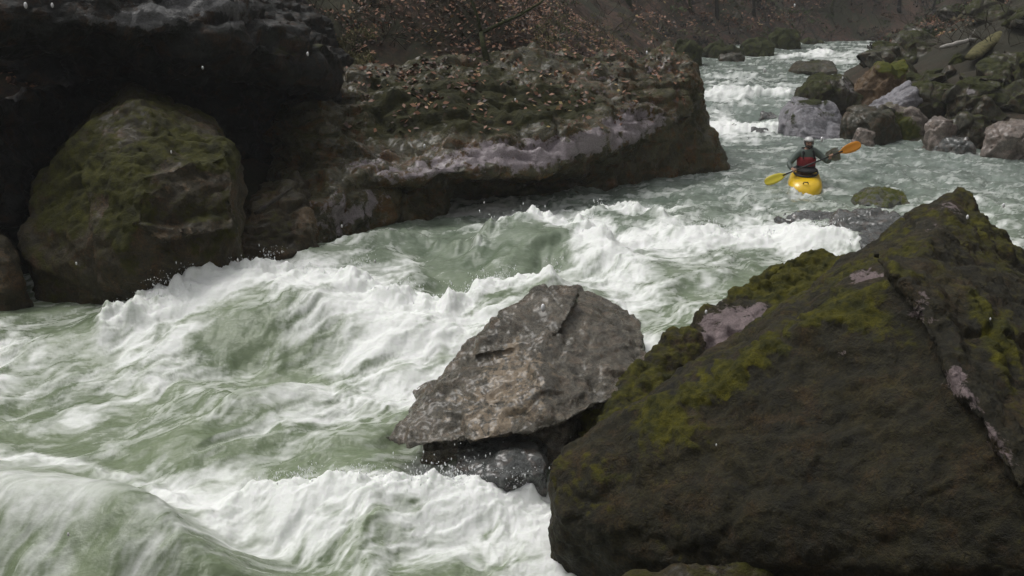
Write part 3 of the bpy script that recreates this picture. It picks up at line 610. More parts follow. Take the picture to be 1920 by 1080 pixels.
low_rock([(1468, 184, 36.5), (1472, 172, 36.8), (1484, 171, 36.8), (1492, 185, 36.5)], 0.5, M_wet, 18, 'small dark rock at the top right of the far rapid', mossy=-0.4, vox=0.04)
low_rock([(1350, 241, 29.8), (1362, 232, 30.1), (1385, 233, 30.1), (1400, 243, 29.7)], 0.4, M_wet, 19, 'low dark rock below the rapid nearest the cliff nose', mossy=-0.4, vox=0.03)
low_rock([(1402, 248, 29.2), (1412, 239, 29.5), (1440, 240, 29.5), (1452, 249, 29.1)], 0.4, M_wet, 20, 'low dark rock below the rapid nearest the pale lilac boulder', mossy=-0.4, vox=0.03)
low_rock([(1425, 222, 31.8), (1432, 208, 32.1), (1450, 207, 32.2), (1464, 220, 31.8)], 0.4, M_wet, 21, 'brown rock in the middle of the rapid with foam round it', mossy=-0.4, vox=0.03)
low_rock([(1620, 106, 55), (1628, 97, 56), (1642, 97, 56), (1650, 107, 55)], 1.0, M_bank, 22, 'tiny dark rock where the far river meets the right bank', mossy=0, vox=0.07)

# ------------------------------------------------------------------ bank boulders, measured box by box
def box_rock(x0, y0, x1, y1, Y, mat, label, seed, shape='round', group='boulders heaped on the right bank', **kw):
    """a boulder whose visible face fills a measured box at distance Y, with real depth behind it"""
    rng = np.random.RandomState(seed)
    zc = P((x0 + x1) / 2, (y0 + y1) / 2, Y); k = (Y * CT + (CAMH - zc[2]) * ST) / FPX
    wdt, hgt = (x1 - x0) * k, (y1 - y0) * k * 1.04; pts = []
    nr = 6; th = rng.uniform(0, 6.28)
    for lv, sc_ in ((0.5, 0.62), (0.22, 0.95), (-0.3, 1.04), (-0.95, 0.9)):
        for i in range(nr):
            a = th + 2 * math.pi * i / nr + rng.uniform(-.25, .25); rr = sc_ * rng.uniform(0.85, 1.08)
            if shape == 'slant': ox = lv * 0.5 * wdt
            else: ox = 0
            pts.append((zc[0] + ox + 0.5 * wdt * rr * math.cos(a), Y + 0.45 * wdt + 0.5 * wdt * 1.0 * rr * math.sin(a), zc[2] + lv * hgt * rng.uniform(0.75, 1.05)))
    p = dict(vox=max(0.03, 0.0012 * Y), amp=0.035 * min(wdt, 2), freq=1.8 / max(wdt, .5) + .5, crag=1.3, fine=0.4, mossy=0.3, pale=-0.1, mossbias=0.4); p.update(kw)
    vox = p.pop('vox')
    o = make_rock('boulder', [pts], vox, mat, seed=seed, smooth_it=1, **p)
    return tag(o, label, 'boulder', group)
B = [
 (1500, 150, 1632, 236, 29.6, M_bank, 'dark mossy boulder leaning against the pale lilac boulder', dict(mossy=0.45, patches=[('pale', 1590, 160, 24, 12, .7)])),
 (1608, 118, 1712, 232, 30.2, M_brown, 'brown slanting slab with a yellow mossy tip', dict(mossy=-0.1, shape='slant', patches=[('moss', 1680, 130, 28, 18, 1.0)])),
 (1588, 212, 1712, 284, 27.0, M_bank, 'low black mossy boulder at the water to the right of the raised paddle blade', dict(mossy=0.1)),
 (1604, 242, 1650, 276, 26.6, M_pink, 'small brownish pale rock at the water just right of the paddle blade', dict(mossy=-0.4)),
 (1660, 166, 1776, 222, 28.6, M_white, 'pale grey angular rock between the brown slab and the dark mossy boulders', dict(mossy=0.0, shape='slant')),
 (1650, 205, 1760, 280, 27.4, M_pink, 'brown and pale mottled rock left of the pink boulder', dict(mossy=0.15, patches=[('moss', 1680, 250, 40, 30, .8)])),
 (1715, 160, 1812, 212, 28.4, M_bank, 'flat topped mossy boulder resting over the pale grey angular rock', dict(mossy=0.5)),
 (1740, 222, 1802, 290, 25.4, M_pink, 'pinkish pale boulder standing at the water edge of the right bank', dict(mossy=-0.6)),
 (1768, 262, 1850, 300, 24.9, M_wet, 'low grey wet stone at the foot of the pink boulder', dict(mossy=-0.3)),
 (1796, 158, 1908, 236, 27.2, M_bank, 'big mossy boulder with small pale spots above the pink boulder', dict(mossy=0.45, patches=[('pale', 1820, 172, 8, 5, .9), ('pale', 1850, 205, 26, 8, .7)])),
 (1786, 216, 1880, 298, 25.6, M_bank, 'dark mossy boulder immediately right of the pink boulder', dict(mossy=0.3)),
 (1868, 236, 1980, 306, 24.2, M_pink, 'tan boulder cut by the right edge just above the water', dict(mossy=0.0)),
 (1640, 86, 1742, 128, 46.0, M_bank, 'dark green low boulder where the far river disappears', dict(mossy=0.5)),
 (1702, 138, 1806, 182, 31.5, M_bank, 'olive mossy mound above the flat topped boulder', dict(mossy=0.7)),
 (1712, 92, 1800, 150, 34.5, M_bank, 'dark mossy boulder below the left end of the pale log', dict(mossy=0.3)),
 (1822, 100, 1896, 148, 32.5, M_bank, 'light green rounded mossy boulder under the green plank shaped log', dict(mossy=0.8)),
 (1784, 104, 1836, 160, 32.0, M_bank, 'narrow light green mossy rock beside the light green rounded boulder', dict(mossy=0.7)),
 (1876, 110, 1990, 186, 30.5, M_bank, 'dark boulder cut by the right edge above the big spotted mossy boulder', dict(mossy=0.2)),
 (1800, 46, 1870, 100, 36.0, M_bank, 'dark mossy rock holding up the right end of the pale log', dict(mossy=0.3)),
 (1870, 40, 1960, 108, 34.0, M_bank, 'mossy boulder at the upper right edge beside the green plank shaped log', dict(mossy=0.4)),
 (1700, 60, 1766, 100, 40.0, M_bank, 'shadowy green boulder above and left of the pale log', dict(mossy=0.4)),
 (1900, 180, 1990, 246, 27.0, M_bank, 'brown mossy boulder at the right edge above the tan boulder', dict(mossy=0.25)),
]
for i, (x0, y0, x1, y1, Y, m, lab, kw) in enumerate(B): box_rock(x0, y0, x1, y1, Y, m, lab, 40 + i, **kw)
L = [
 (1262, 78, 1326, 132, 47.0, 'bright green mossy boulder just beyond the nose of the cliff', 0.9),
 (1322, 84, 1402, 122, 50.0, 'dark green mossy boulder second beyond the nose of the cliff', 0.5),
 (1346, 104, 1400, 124, 48.5, 'small grey rock at the far water edge below the dark green boulders', -0.3),
 (1392, 74, 1462, 120, 52.0, 'green mossy boulder in the middle of the far left bank', 0.7),
 (1446, 56, 1512, 102, 56.0, 'tall dark green boulder beside the white lip of the far river', 0.7),
 (1502, 74, 1560, 102, 60.0, 'low olive boulder at the right end of the far left bank', 0.4),
]
for i, (x0, y0, x1, y1, Y, lab, ms) in enumerate(L):
    box_rock(x0, y0, x1, y1, Y, M_bank, lab, 80 + i, group='mossy boulders along the far left bank', mossy=ms + .1)
rng = np.random.RandomState(11)
for i in range(64):                                          # smaller boulders strewn up the bank behind the measured ones
    px, py = rng.uniform(1650, 1990), rng.uniform(25, 215)
    h = hit_ground(px, py)
    if h is None or h.y > 75 or float(np.min([seg_dist(np.array([px]), np.array([py + q_]), np.array([1764, 1836.]), np.array([89, 71.]))[0] for q_ in (-25, 0)] + [seg_dist(np.array([px]), np.array([py + q_]), np.array([1815, 1888.]), np.array([110, 58.]))[0] for q_ in (-25, 0)])) < 30: continue
    dms = np.array([1.5, 1.2, 0.8]) * rng.uniform(0.5, 1.35)
    pts = boulder_pts((h.x, h.y, h.z + dms[2] * 0.15), dms, rng, 11, rotz=rng.uniform(0, 3), tilt=rng.uniform(-.6, .2))
    o = make_rock('boulder', [pts], 0.045, M_bank, amp=0.05, freq=1.4, crag=1.2, seed=100 + i, smooth_it=1, mossy=rng.uniform(0.2, 0.6))
    big = 'large' if dms[0] > 1.75 else ('small' if dms[0] < 1.1 else 'middling'); flat = 'flattish' if dms[2] < 0.75 else 'blocky'
    if py < 60: where = 'high on the slope above the pale log' if px < 1840 else 'at the top right corner of the bank'
    elif px < 1730: where = 'on the bank between the brown slab and the pale log'
    elif py < 130: where = 'beside the two logs on the right bank' if px < 1900 else 'by the right edge level with the green log'
    elif px < 1830: where = 'behind the pale grey angular rock and flat topped boulder'
    else: where = 'by the right edge behind the spotted mossy boulder' if px > 1900 else 'below the green log above the spotted mossy boulder'
    tag(o, '%s %s mossy stone %s' % (big, flat, where), 'boulder', 'small boulders strewn up the right bank')

# ------------------------------------------------------------------ tubes, logs, trees
def tube(bm, pts, rad, seg=8, squash=1.0):
    pts = [Vector(p) for p in pts]; rings = []
    for i, p in enumerate(pts):
        t = (pts[min(i + 1, len(pts) - 1)] - pts[max(i - 1, 0)]).normalized()
        a = t.cross(Vector((0, 0, 1)) if abs(t.z) < 0.9 else Vector((1, 0, 0))).normalized(); b = t.cross(a)
        r = rad[i] if isinstance(rad, (list, tuple)) else rad
        rings.append([bm.verts.new(p + (a * math.cos(k * 2 * math.pi / seg) + b * squash * math.sin(k * 2 * math.pi / seg)) * r) for k in range(seg)])
    for A, Bq in zip(rings, rings[1:]):
        for k in range(seg): bm.faces.new((A[k], A[(k + 1) % seg], Bq[(k + 1) % seg], Bq[k]))
    bm.faces.new(rings[0][::-1]); bm.faces.new(rings[-1])
def bm_obj(bm, name, mat, parent=None):
    bmesh.ops.recalc_face_normals(bm, faces=bm.faces)
    me = bpy.data.meshes.new(name); bm.to_mesh(me); bm.free(); return link(name, me, mat, parent)
M_logp = plain('bleached wood', (0.36, 0.34, 0.31), 0.7, 0.3, 0.3, 20)
M_logm = plain('mossy wood', (0.11, 0.10, 0.045), 0.85, 0.2, 0.5, 9)
M_bark = plain('dark bark', (0.035, 0.031, 0.025), 0.9, 0.2, 0.5, 12)
M_barkm = plain('mossy bark', (0.045, 0.05, 0.02), 0.9, 0.2, 0.5, 12)
def wob(a, b, n, amp, seed):
    r = random.Random(seed); a, b = Vector(a), Vector(b)
    return [a.lerp(b, i / n) + Vector([r.uniform(-amp, amp) for _ in range(3)]) * (1 if 0 < i < n else 0) for i in range(n + 1)]
bm = bmesh.new(); pts = wob(P(1764, 89, 32.5), P(1836, 71, 34.0), 7, 0.03, 1); tube(bm, pts, [0.05, 0.075, 0.085, 0.08, 0.075, 0.07, 0.05, 0.03])
tube(bm, wob(pts[5], pts[5] + Vector((0.1, -0.1, 0.35)), 3, 0.01, 2), [0.03, 0.02, 0.015, 0.008], 6)
tag(bm_obj(bm, 'log', M_logp), 'thin bleached pale log lying across the dark boulders of the right bank', 'log')
bm = bmesh.new(); pts = wob(P(1818, 108, 31.5), P(1888, 58, 33.5), 7, 0.03, 3); tube(bm, pts, [0.16, 0.24, 0.26, 0.26, 0.25, 0.23, 0.20, 0.14], 10, 0.6)
tag(bm_obj(bm, 'log', M_logm), 'thick mossy greenish brown log slanting up near the right edge', 'log')
# driftwood stick wedged over the low split rock
bm = bmesh.new(); tube(bm, wob(P(478, 400, 14.6), P(548, 352, 15.3), 5, 0.015, 9), [0.03, 0.035, 0.03, 0.03, 0.02, 0.015], 6)
tag(bm_obj(bm, 'stick', M_bark), 'dark stick lying over the low split rock', 'stick')

def tree(base, h, r, seed, label, cat='tree', name='bare_tree', lean=(0, 0), group=None, mat=None):
    rd = random.Random(seed); root = empty(name, base); mat = mat or M_bark
    tag(root, label, cat, group)
    bm = bmesh.new(); n = 9; pts = []
    x = y = 0.0
    for i in range(n + 1):
        t = i / n; pts.append(Vector((x + lean[0] * t * h, y + lean[1] * t * h, -0.3 + t * (h + 0.3)))); x += rd.uniform(-1, 1) * 0.02 * h; y += rd.uniform(-1, 1) * 0.02 * h
    tube(bm, pts, [r * (1.35 if i == 0 else 1) * (1 - 0.75 * i / n) for i in range(n + 1)], 9)
    bm_obj(bm, 'trunk', mat, root)
    bm = bmesh.new()
    def limb(p, d, l, rr, dep):
        q = [p]; dd = d.copy()
        for i in range(4):
            dd = (dd + Vector((rd.uniform(-.25, .25), rd.uniform(-.25, .25), rd.uniform(-.05, .22)))).normalized(); q.append(q[-1] + dd * l / 4)
        tube(bm, q, [rr, rr * .8, rr * .6, rr * .45, rr * .25], 5)
        if dep > 0:
            for k in range(3):
                j = rd.randint(1, 4); nd = (dd + Vector((rd.uniform(-1, 1), rd.uniform(-1, 1), rd.uniform(-.1, .6)))).normalized()
                limb(q[j], nd, l * 0.6, rr * 0.5, dep - 1)
    for k in range(10):
        i = rd.randint(2, n); a = rd.uniform(0, 6.28)
        limb(pts[i], Vector((math.cos(a), math.sin(a), 0.5)).normalized(), h * rd.uniform(.22, .36), r * 0.4 * (1 - 0.6 * i / n), 2)
    bm_obj(bm, 'crown', mat, root)
    return root
tl = [(1300, 20, 'leaning bare tree on the slope above the cliff nose'), (1345, 34, 'bare tree left of the far river'), (1414, 30, 'thin bare tree above the far left boulders'),
(1560, 26, 'bare tree above the far end of the river'), (1686, 20, 'dark bare tree right of the river bend'),
      (1748, 18, 'bare tree above the pale log'), (1812, 12, 'dark bare tree behind the boulders at upper right'), (1880, 16, 'stout bare tree at the upper right edge'),
      (700, 12, 'slim bare tree rooted in leaves at the top left of the slope'), (1180, 8, 'slim bare tree in the leaf covered slope above the cliff')]
for i, (px, py, lab) in enumerate(tl):
    h = hit_ground(px, py)
    if h is None: continue
    near = h.y < 36
    tree(h, 6 + 5 * ((i * 37) % 10) / 10, (0.06 if near else 0.12) * (0.8 + 0.1 * (i % 5)), 200 + i, lab, lean=(((i * 53) % 7 - 3) * 0.07, 0), group='bare trees on the slopes', mat=M_barkm if i % 3 == 0 else M_bark)
# mossy forked sapling over the cliff top
b0 = Vector(P(910, 108, 22.9)); root = empty('sapling', b0); tag(root, 'mossy forked sapling growing from the cliff top among brown leaves', 'sapling')
bm = bmesh.new(); q = [Vector(P(914, 118, 22.9)), Vector(P(906, 84, 23.0)), Vector(P(902, 60, 23.1))]; q = [p - b0 for p in q]; tube(bm, q, [0.08, 0.06, 0.055]); bm_obj(bm, 'trunk', M_barkm, root)
bm = bmesh.new()
tube(bm, [Vector(P(*p)) - b0 for p in ((902, 62, 23.1), (935, 46, 23.1), (975, 28, 23.2), (1012, 6, 23.3), (1050, -30, 23.4))], [0.05, 0.045, 0.035, 0.025, 0.012], 6)
tube(bm, [Vector(P(*p)) - b0 for p in ((902, 62, 23.1), (895, 30, 23.1), (880, -10, 23.2), (884, -60, 23.3))], [0.045, 0.035, 0.03, 0.012], 6)
tube(bm, [Vector(P(*p)) - b0 for p in ((975, 28, 23.2), (990, -2, 23.2), (992, -30, 23.2))], [0.02, 0.015, 0.008], 5)
bm_obj(bm, 'branches', M_barkm, root)

# ------------------------------------------------------------------ leaf litter and grass
def leaves(name, x0, x1, y0, y1, n, seed, size, extra=()):
    rng = np.random.RandomState(seed)
    x = rng.uniform(x0, x1, n); y = rng.uniform(y0, y1, n); z = terrain_z(x, y)
    dl = seg_dist(x, y, XL, BY) * np.where(x < np.interp(y, BY, XL), 1, -1); dr = seg_dist(x, y, XR, BY) * np.where(x > np.interp(y, BY, XR), 1, -1)
    k = (np.maximum(dl, dr) > 2.0) & (fbm(x * 0.7, y * 0.7, None, 3) > -0.55 * rng.rand(n)); x, y, z = x[k], y[k], z[k]
    P0 = np.stack([x, y, z + 0.05], -1)
    if len(extra): P0 = np.concatenate([P0, np.array(extra)])
    n = len(P0); nrm = rng.normal(size=(n, 3)) * 0.45 + np.array([0, -0.3, 1.0]); nrm /= np.linalg.norm(nrm, axis=1)[:, None]
    a = np.cross(nrm, rng.normal(size=(n, 3))); a /= np.linalg.norm(a, axis=1)[:, None]; b = np.cross(nrm, a)
    sz = size * rng.uniform(0.6, 1.5, (n, 1))
    mid = P0 + nrm * sz * 0.15
    V = np.stack([P0 - a * sz, mid - b * sz * 0.55, P0 + a * sz, mid + b * sz * 0.55], 1).reshape(-1, 3)
    me = np_mesh(name, V, np.arange(4 * n).reshape(-1, 4))
    set_attr(me, 'tint', np.repeat(rng.rand(n), 4))
    s = NT(name + ' leaves')
    c = s.ramp(s.attr('tint'), [(0.0, (0.02, 0.012, 0.008)), (0.3, (0.08, 0.038, 0.020)), (0.6, (0.19, 0.08, 0.036)), (0.9, (0.30, 0.15, 0.085)), (1.0, (0.28, 0.21, 0.07))])
    s.l(c, s.b.inputs['Base Color']); s.b.inputs['Roughness'].default_value = 0.6
    return tag(link(name, me, s.m, smooth=False), kind='stuff')
clb = bvh_of(cl.data); ex = []
rng = np.random.RandomState(4)
for _ in range(2600):
    px, py = rng.uniform(640, 1300), rng.uniform(90, 260)
    if rng.rand() < (py - 95) / 170: continue
    h = clb.ray_cast(Vector((0, 0, CAMH)), ray(px, py))
    if h[0] is not None and h[1].z > 0.3 and perlin(h[0].x * 1.5, h[0].y * 1.5, h[0].z) > -0.15: ex.append(tuple(h[0] + h[1] * 0.02))
leaves('leaf_litter', -14, 11, 18, 42, 90000, 1, 0.055, ex)
leaves('fallen_leaves', 6, 46, 42, 100, 50000, 2, 0.10)
def undergrowth():
    rng = np.random.RandomState(21); n = 5200
    x = np.concatenate([rng.uniform(8, 60, n), rng.uniform(-12, 10, 500)]); y = np.concatenate([rng.uniform(48, 105, n), rng.uniform(24, 45, 500)])
    sz = np.concatenate([rng.uniform(.2, .75, n), rng.uniform(.1, .35, 500)])
    dl = seg_dist(x, y, XL, BY) * np.where(x < np.interp(y, BY, XL), 1, -1); dr = seg_dist(x, y, XR, BY) * np.where(x > np.interp(y, BY, XR), 1, -1)
    k = ((np.maximum(dl, dr) > 1.0) | (y > 73)) & (fbm(x * .12, y * .12, None, 3) > -.2); x, y, sz = x[k], y[k], sz[k]; z = terrain_z(x, y); n = len(x)
    m = 34; d = rng.normal(size=(n, m, 3)); d /= np.linalg.norm(d, axis=2)[..., None]; d[..., 2] = np.abs(d[..., 2]) * .8
    c = np.stack([x, y, z], -1)[:, None] + d * (rng.rand(n, m, 1) ** .4) * sz[:, None, None] * np.array([1, 1, .8])
    a = rng.normal(size=(n, m, 3)); a /= np.linalg.norm(a, axis=2)[..., None]; b = np.cross(a, rng.normal(size=(n, m, 3))); b /= np.linalg.norm(b, axis=2)[..., None]
    l = (sz[:, None, None] * .17) * rng.uniform(.6, 1.6, (n, m, 1))
    V = np.stack([c - a * l, c - b * l * .45, c + a * l, c + b * l * .45], 2).reshape(-1, 3)
    me = np_mesh('undergrowth', V, np.arange(len(V)).reshape(-1, 4)); set_attr(me, 'tint', np.repeat(rng.rand(n), m * 4))
    s = NT('undergrowth'); s.l(s.ramp(s.attr('tint'), [(0, (.010, .010, .006)), (.3, (.03, .02, .012)), (.45, (.14, .065, .03)), (.6, (.025, .035, .010)), (.85, (.06, .085, .02)), (1, (.11, .09, .045))]), s.b.inputs['Base Color']); s.b.inputs['Roughness'].default_value = .8
    tag(link('undergrowth', me, s.m, smooth=False), kind='stuff')
undergrowth()
def brush():
    rd = random.Random(31); bm = bmesh.new()
    for _ in range(620):
        px, py = rd.uniform(480, 1900), rd.uniform(-10, 95)
        h = hit_ground(px, py)
        if h is None or h.y < 19: continue
        k = h.y / 24; p = Vector(h); d = Vector((rd.uniform(-1, 1), rd.uniform(-.6, .4), rd.uniform(.0, 1.1))).normalized(); l = rd.uniform(.3, 1.2) * k ** .6
        q = [p]
        for i in range(4): d = (d + Vector((rd.uniform(-.3, .3), rd.uniform(-.3, .3), rd.uniform(-.2, .1)))).normalized(); q.append(q[-1] + d * l / 4)
        r = .009 * k ** .8 * rd.uniform(.6, 1.6); tube(bm, q, [r, r * .9, r * .7, r * .5, r * .3], 4)
        for b_ in range(2):
            e = q[rd.randint(1, 3)]; dd = (d + Vector((rd.uniform(-1, 1), rd.uniform(-1, 1), rd.uniform(-.3, .8)))).normalized(); tube(bm, [e, e + dd * l * .25, e + dd * l * .45 + Vector((0, 0, .03))], [r * .6, r * .4, r * .2], 4)
    tag(bm_obj(bm, 'brush', M_bark2), kind='stuff')
M_bark2 = plain('bare twigs', (0.06, 0.05, 0.035), 0.85, 0.2, 0.6, 6)
brush()
def grass():
    rng = np.random.RandomState(8); V = []; 
    for _ in range(150):
        px, py = rng.uniform(1000, 1240), rng.uniform(30, 100)
        if rng.rand() < .25: px, py = rng.uniform(640, 700), rng.uniform(60, 130)
        h = hit_ground(px, py)
        if h is None: continue
        for k in range(14):
            b = np.array(h) + rng.normal(size=3) * 0.05; d = np.array([rng.normal() * .5, -0.5 + rng.normal() * .3, rng.uniform(0.1, 0.8)]); l = rng.uniform(.12, .32)
            sd = np.array([0.006, 0, 0]); m = b + d * l * 0.5 + np.array([0, 0, .03]); e = b + d * l + np.array([0, 0, -0.10])
            V += [b - sd, b + sd, m + sd, m - sd, m - sd, m + sd, e + sd * .3, e - sd * .3]
    me = np_mesh('grass', np.array(V), np.arange(len(V)).reshape(-1, 4))
    tag(link('grass', me, plain('dry grass', (0.13, 0.12, 0.045), 0.7, 0.3, 0.5, 3), smooth=False), kind='stuff')
grass()

# ------------------------------------------------------------------ kayaker
K0 = Vector(P(1511, 322, 21.0)); KX, KY = K0.x, 21.0
def kp(x, y, z): return (x, y, z)
M_yel = plain('yellow kayak plastic', (0.78, 0.50, 0.012), 0.28, 0.5, 0.06, 3, coat=0.3)
M_blk = plain('black rubber', (0.012, 0.012, 0.013), 0.5, 0.4, 0.2)
kay = empty('kayak', (KX, KY, -0.07)); kay.rotation_euler = (R(5), 0, R(-15))
tag(kay, 'yellow whitewater kayak seen bow on with its bow dipping in the river', 'kayak')
st = [(-.74, .10, .0, .14), (-.70, .20, -.05, .22), (-.60, .29, -.08, .30), (-.46, .345, -.10, .35), (-.28, .362, -.10, .37), (0, .36, -.11, .345), (.4, .34, -.10, .34), (.75, .27, -.05, .34), (1.0, .17, .03, .33), (1.14, .07, .12, .29)]
bm = bmesh.new(); rings = []
for y, hw, zb, zt in st:
    zc, hh = (zb + zt) / 2, (zt - zb) / 2; rg = []
    for k in range(24):
        a = 2 * math.pi * k / 24; ca, sa = math.cos(a), math.sin(a)
        rg.append(bm.verts.new((hw * math.copysign(abs(ca) ** 0.75, ca), y, zc + hh * math.copysign(abs(sa) ** 0.85, sa))))
    rings.append(rg)
for A, Bq in zip(rings, rings[1:]):
    for k in range(24): bm.faces.new((A[k], A[(k + 1) % 24], Bq[(k + 1) % 24], Bq[k]))
bm.faces.new(rings[0]); bm.faces.new(rings[-1])
hullo = bm_obj(bm, 'hull', M_yel, kay); m = hullo.modifiers.new('s', 'SUBSURF'); m.levels = m.render_levels = 2
def ring_tube(bm, c, rx, ry, r, n=28, seg=8):
    rr = []
    for i in range(n):
        a = 2 * math.pi * i / n; o = Vector((math.cos(a) * rx, math.sin(a) * ry, 0)); d = Vector((math.cos(a), math.sin(a), 0)); 
        rr.append([bm.verts.new(Vector(c) + o + d * r * math.cos(k * 2 * math.pi / seg) + Vector((0, 0, r * math.sin(k * 2 * math.pi / seg)))) for k in range(seg)])
    for i in range(n):
        for k in range(seg): bm.faces.new((rr[i][k], rr[(i + 1) % n][k], rr[(i + 1) % n][(k + 1) % seg], rr[i][(k + 1) % seg]))
bm = bmesh.new(); ring_tube(bm, (0, .08, .375), .25, .40, .022); bm_obj(bm, 'cockpit_rim', M_blk, kay)
for s_ in (-0.6,):
    bm = bmesh.new(); tube(bm, [(-.05, s_, .30), (-.04, s_ - .02, .34), (.04, s_ - .02, .34), (.05, s_, .30)], 0.012, 6); bm_obj(bm, 'grab_loop', M_blk, kay)

def skin(name, V, E, Rd, mat, parent=None, sub=1):
    me = bpy.data.meshes.new(name); me.from_pydata([Vector(v) for v in V], E, [])
    o = bpy.data.objects.new('tmp', me); COL.objects.link(o)
    o.modifiers.new('k', 'SKIN'); sl = me.skin_vertices[0].data
    for i, r in enumerate(Rd): sl[i].radius = (r, r) if not isinstance(r, tuple) else r
    sl[0].use_root = True
    md = o.modifiers.new('s', 'SUBSURF'); md.levels = md.render_levels = sub
    dg = bpy.context.evaluated_depsgraph_get(); out = bpy.data.meshes.new_from_object(o.evaluated_get(dg))
    bpy.data.objects.remove(o); out.name = name; out.materials.clear(); return link(name, out, mat, parent)
M_skin = plain('skin', (0.36, 0.21, 0.15), 0.55, 0.4, 0.12, 20)
M_top = plain('grey green dry top', (0.085, 0.11, 0.095), 0.55, 0.4, 0.3, 6)
M_pfd = plain('red life vest', (0.22, 0.02, 0.025), 0.7, 0.3, 0.3, 10)
M_dark = plain('dark neoprene', (0.018, 0.018, 0.02), 0.7, 0.3, 0.3, 10)
M_helm = plain('silver helmet', (0.50, 0.50, 0.49), 0.25, 0.6, 0.1, 5, coat=0.4)
per = empty('person', (KX, KY, 0.0))
tag(per, 'kayaker in silver helmet, green jacket and red vest seated in the yellow kayak', 'person')
LH, RH = Vector((-.34, -.30, .40)), Vector((.40, -.32, .72)); pd = (RH - LH).normalized()
V = [(0, .05, .25), (0, .05, .40), (0, .04, .58), (0, .03, .72), (0, .02, .80), (.01, .01, .86), (.012, 0, .93), (.012, .0, .99),
     (-.15, .03, .745), (-.225, .02, .70), (-.395, -.06, .50), (-.37, -.20, .43), tuple(LH + Vector((-.01, .05, .01))),
     (.15, .03, .755), (.235, .02, .71), (.43, -.10, .56), (.42, -.23, .65), tuple(RH + Vector((0, .05, -.02))),
     (-.12, .0, .24), (-.15, -.25, .17), (-.12, -.45, .02), (.12, .0, .24), (.15, -.25, .17), (.12, -.45, .02)]
E = [(0, 1), (1, 2), (2, 3), (3, 4), (4, 5), (5, 6), (6, 7), (3, 8), (8, 9), (9, 10), (10, 11), (11, 12), (3, 13), (13, 14), (14, 15), (15, 16), (16, 17), (0, 18), (18, 19), (19, 20), (0, 21), (21, 22), (22, 23)]
Rd = [.13, .125, .14, .12, .062, .060, (.080, .095), (.070, .085), .075, .058, .043, .035, .036, .075, .058, .043, .035, .036, .08, .055, .04, .08, .055, .04]
# fingers curl round the shaft: four and a thumb each, part of the same surface
for hi, H in ((12, LH), (17, RH)):
    side = Vector((0, 0, 1)).cross(pd).normalized()
    for f in range(4):
        o_ = H + pd * (f - 1.5) * 0.021 + Vector((0, .035, .015)); b_ = len(V)
        V += [tuple(o_), tuple(H + pd * (f - 1.5) * 0.022 + Vector((0, -.004, .032))), tuple(H + pd * (f - 1.5) * 0.022 + Vector((0, -.030, .012))), tuple(H + pd * (f - 1.5) * 0.021 + Vector((0, -.022, -.014 + .004 * f)))]
        Rd += [.0105, .0095, .009, .008]; E += [(hi, b_), (b_, b_ + 1), (b_ + 1, b_ + 2), (b_ + 2, b_ + 3)]
    sg = 1 if H.x < 0 else -1; b_ = len(V)
    V += [tuple(H + pd * sg * .035 + Vector((0, .03, -.01))), tuple(H + pd * sg * .045 + Vector((0, 0, -.025))), tuple(H + pd * sg * .03 + Vector((0, -.022, -.02)))]
    Rd += [.012, .0105, .009]; E += [(hi, b_), (b_, b_ + 1), (b_ + 1, b_ + 2)]
skin('body', V, E, Rd, M_skin, per, 2)
# jacket over torso and arms to the wrists
V2 = [(0, .05, .33), (0, .05, .42), (0, .04, .58), (0, .03, .71), (0, .02, .79), (-.15, .03, .75), (-.23, .02, .70), (-.31, -.02, .60), (-.40, -.06, .50), (-.385, -.15, .455), (-.365, -.225, .42),
      (.15, .03, .76), (.24, .02, .71), (.335, -.04, .63), (.435, -.10, .555), (.428, -.18, .60), (.415, -.25, .665)]
E2 = [(0, 1), (1, 2), (2, 3), (3, 4), (3, 5), (5, 6), (6, 7), (7, 8), (8, 9), (9, 10), (3, 11), (11, 12), (12, 13), (13, 14), (14, 15), (15, 16)]
R2 = [.155, .155, .165, .145, .078, .098, .082, .072, .064, .054, .046, .098, .082, .072, .064, .054, .046]
skin('dry_top', V2, E2, R2, M_top, per, 2)
def lathe_ellipse(levels, n=28, c=(0, 0)):
    bm = bmesh.new(); rg = []
    for z, rx, ry in levels: rg.append([bm.verts.new((c[0] + rx * math.cos(2 * math.pi * k / n), c[1] + ry * math.sin(2 * math.pi * k / n), z)) for k in range(n)])
    for A, Bq in zip(rg, rg[1:]):
        for k in range(n): bm.faces.new((A[k], A[(k + 1) % n], Bq[(k + 1) % n], Bq[k]))
    bm.faces.new(rg[0][::-1]); bm.faces.new(rg[-1]); return bm
bm = lathe_ellipse([(.40, .17, .145), (.43, .192, .168), (.50, .20, .178), (.58, .205, .185), (.63, .195, .180), (.655, .17, .15)], c=(0, .035)); vest = bm_obj(bm, 'life_vest', M_pfd, per)
for sx in (-.11, .11):
    bm = bmesh.new(); tube(bm, [(sx * 1.1, -.13, .62), (sx, -.10, .74), (sx * .95, .0, .83), (sx, .10, .80), (sx * 1.1, .20, .62)], 0.028, 8, 0.5); bm_obj(bm, 'shoulder_strap', M_dark, vest)
bm = lathe_ellipse([(.425, .196, .172), (.43, .203, .179), (.455, .205, .181), (.46, .198, .175)], c=(0, .035)); bm_obj(bm, 'waist_belt', M_dark, vest)
bm = lathe_ellipse([(.355, .24, .385), (.385, .245, .38), (.405, .21, .30), (.43, .185, .20), (.50, .17, .16)], c=(0, .06)); bm_obj(bm, 'spray_skirt', M_dark, per)
hc = Vector((.012, -.0, .945))
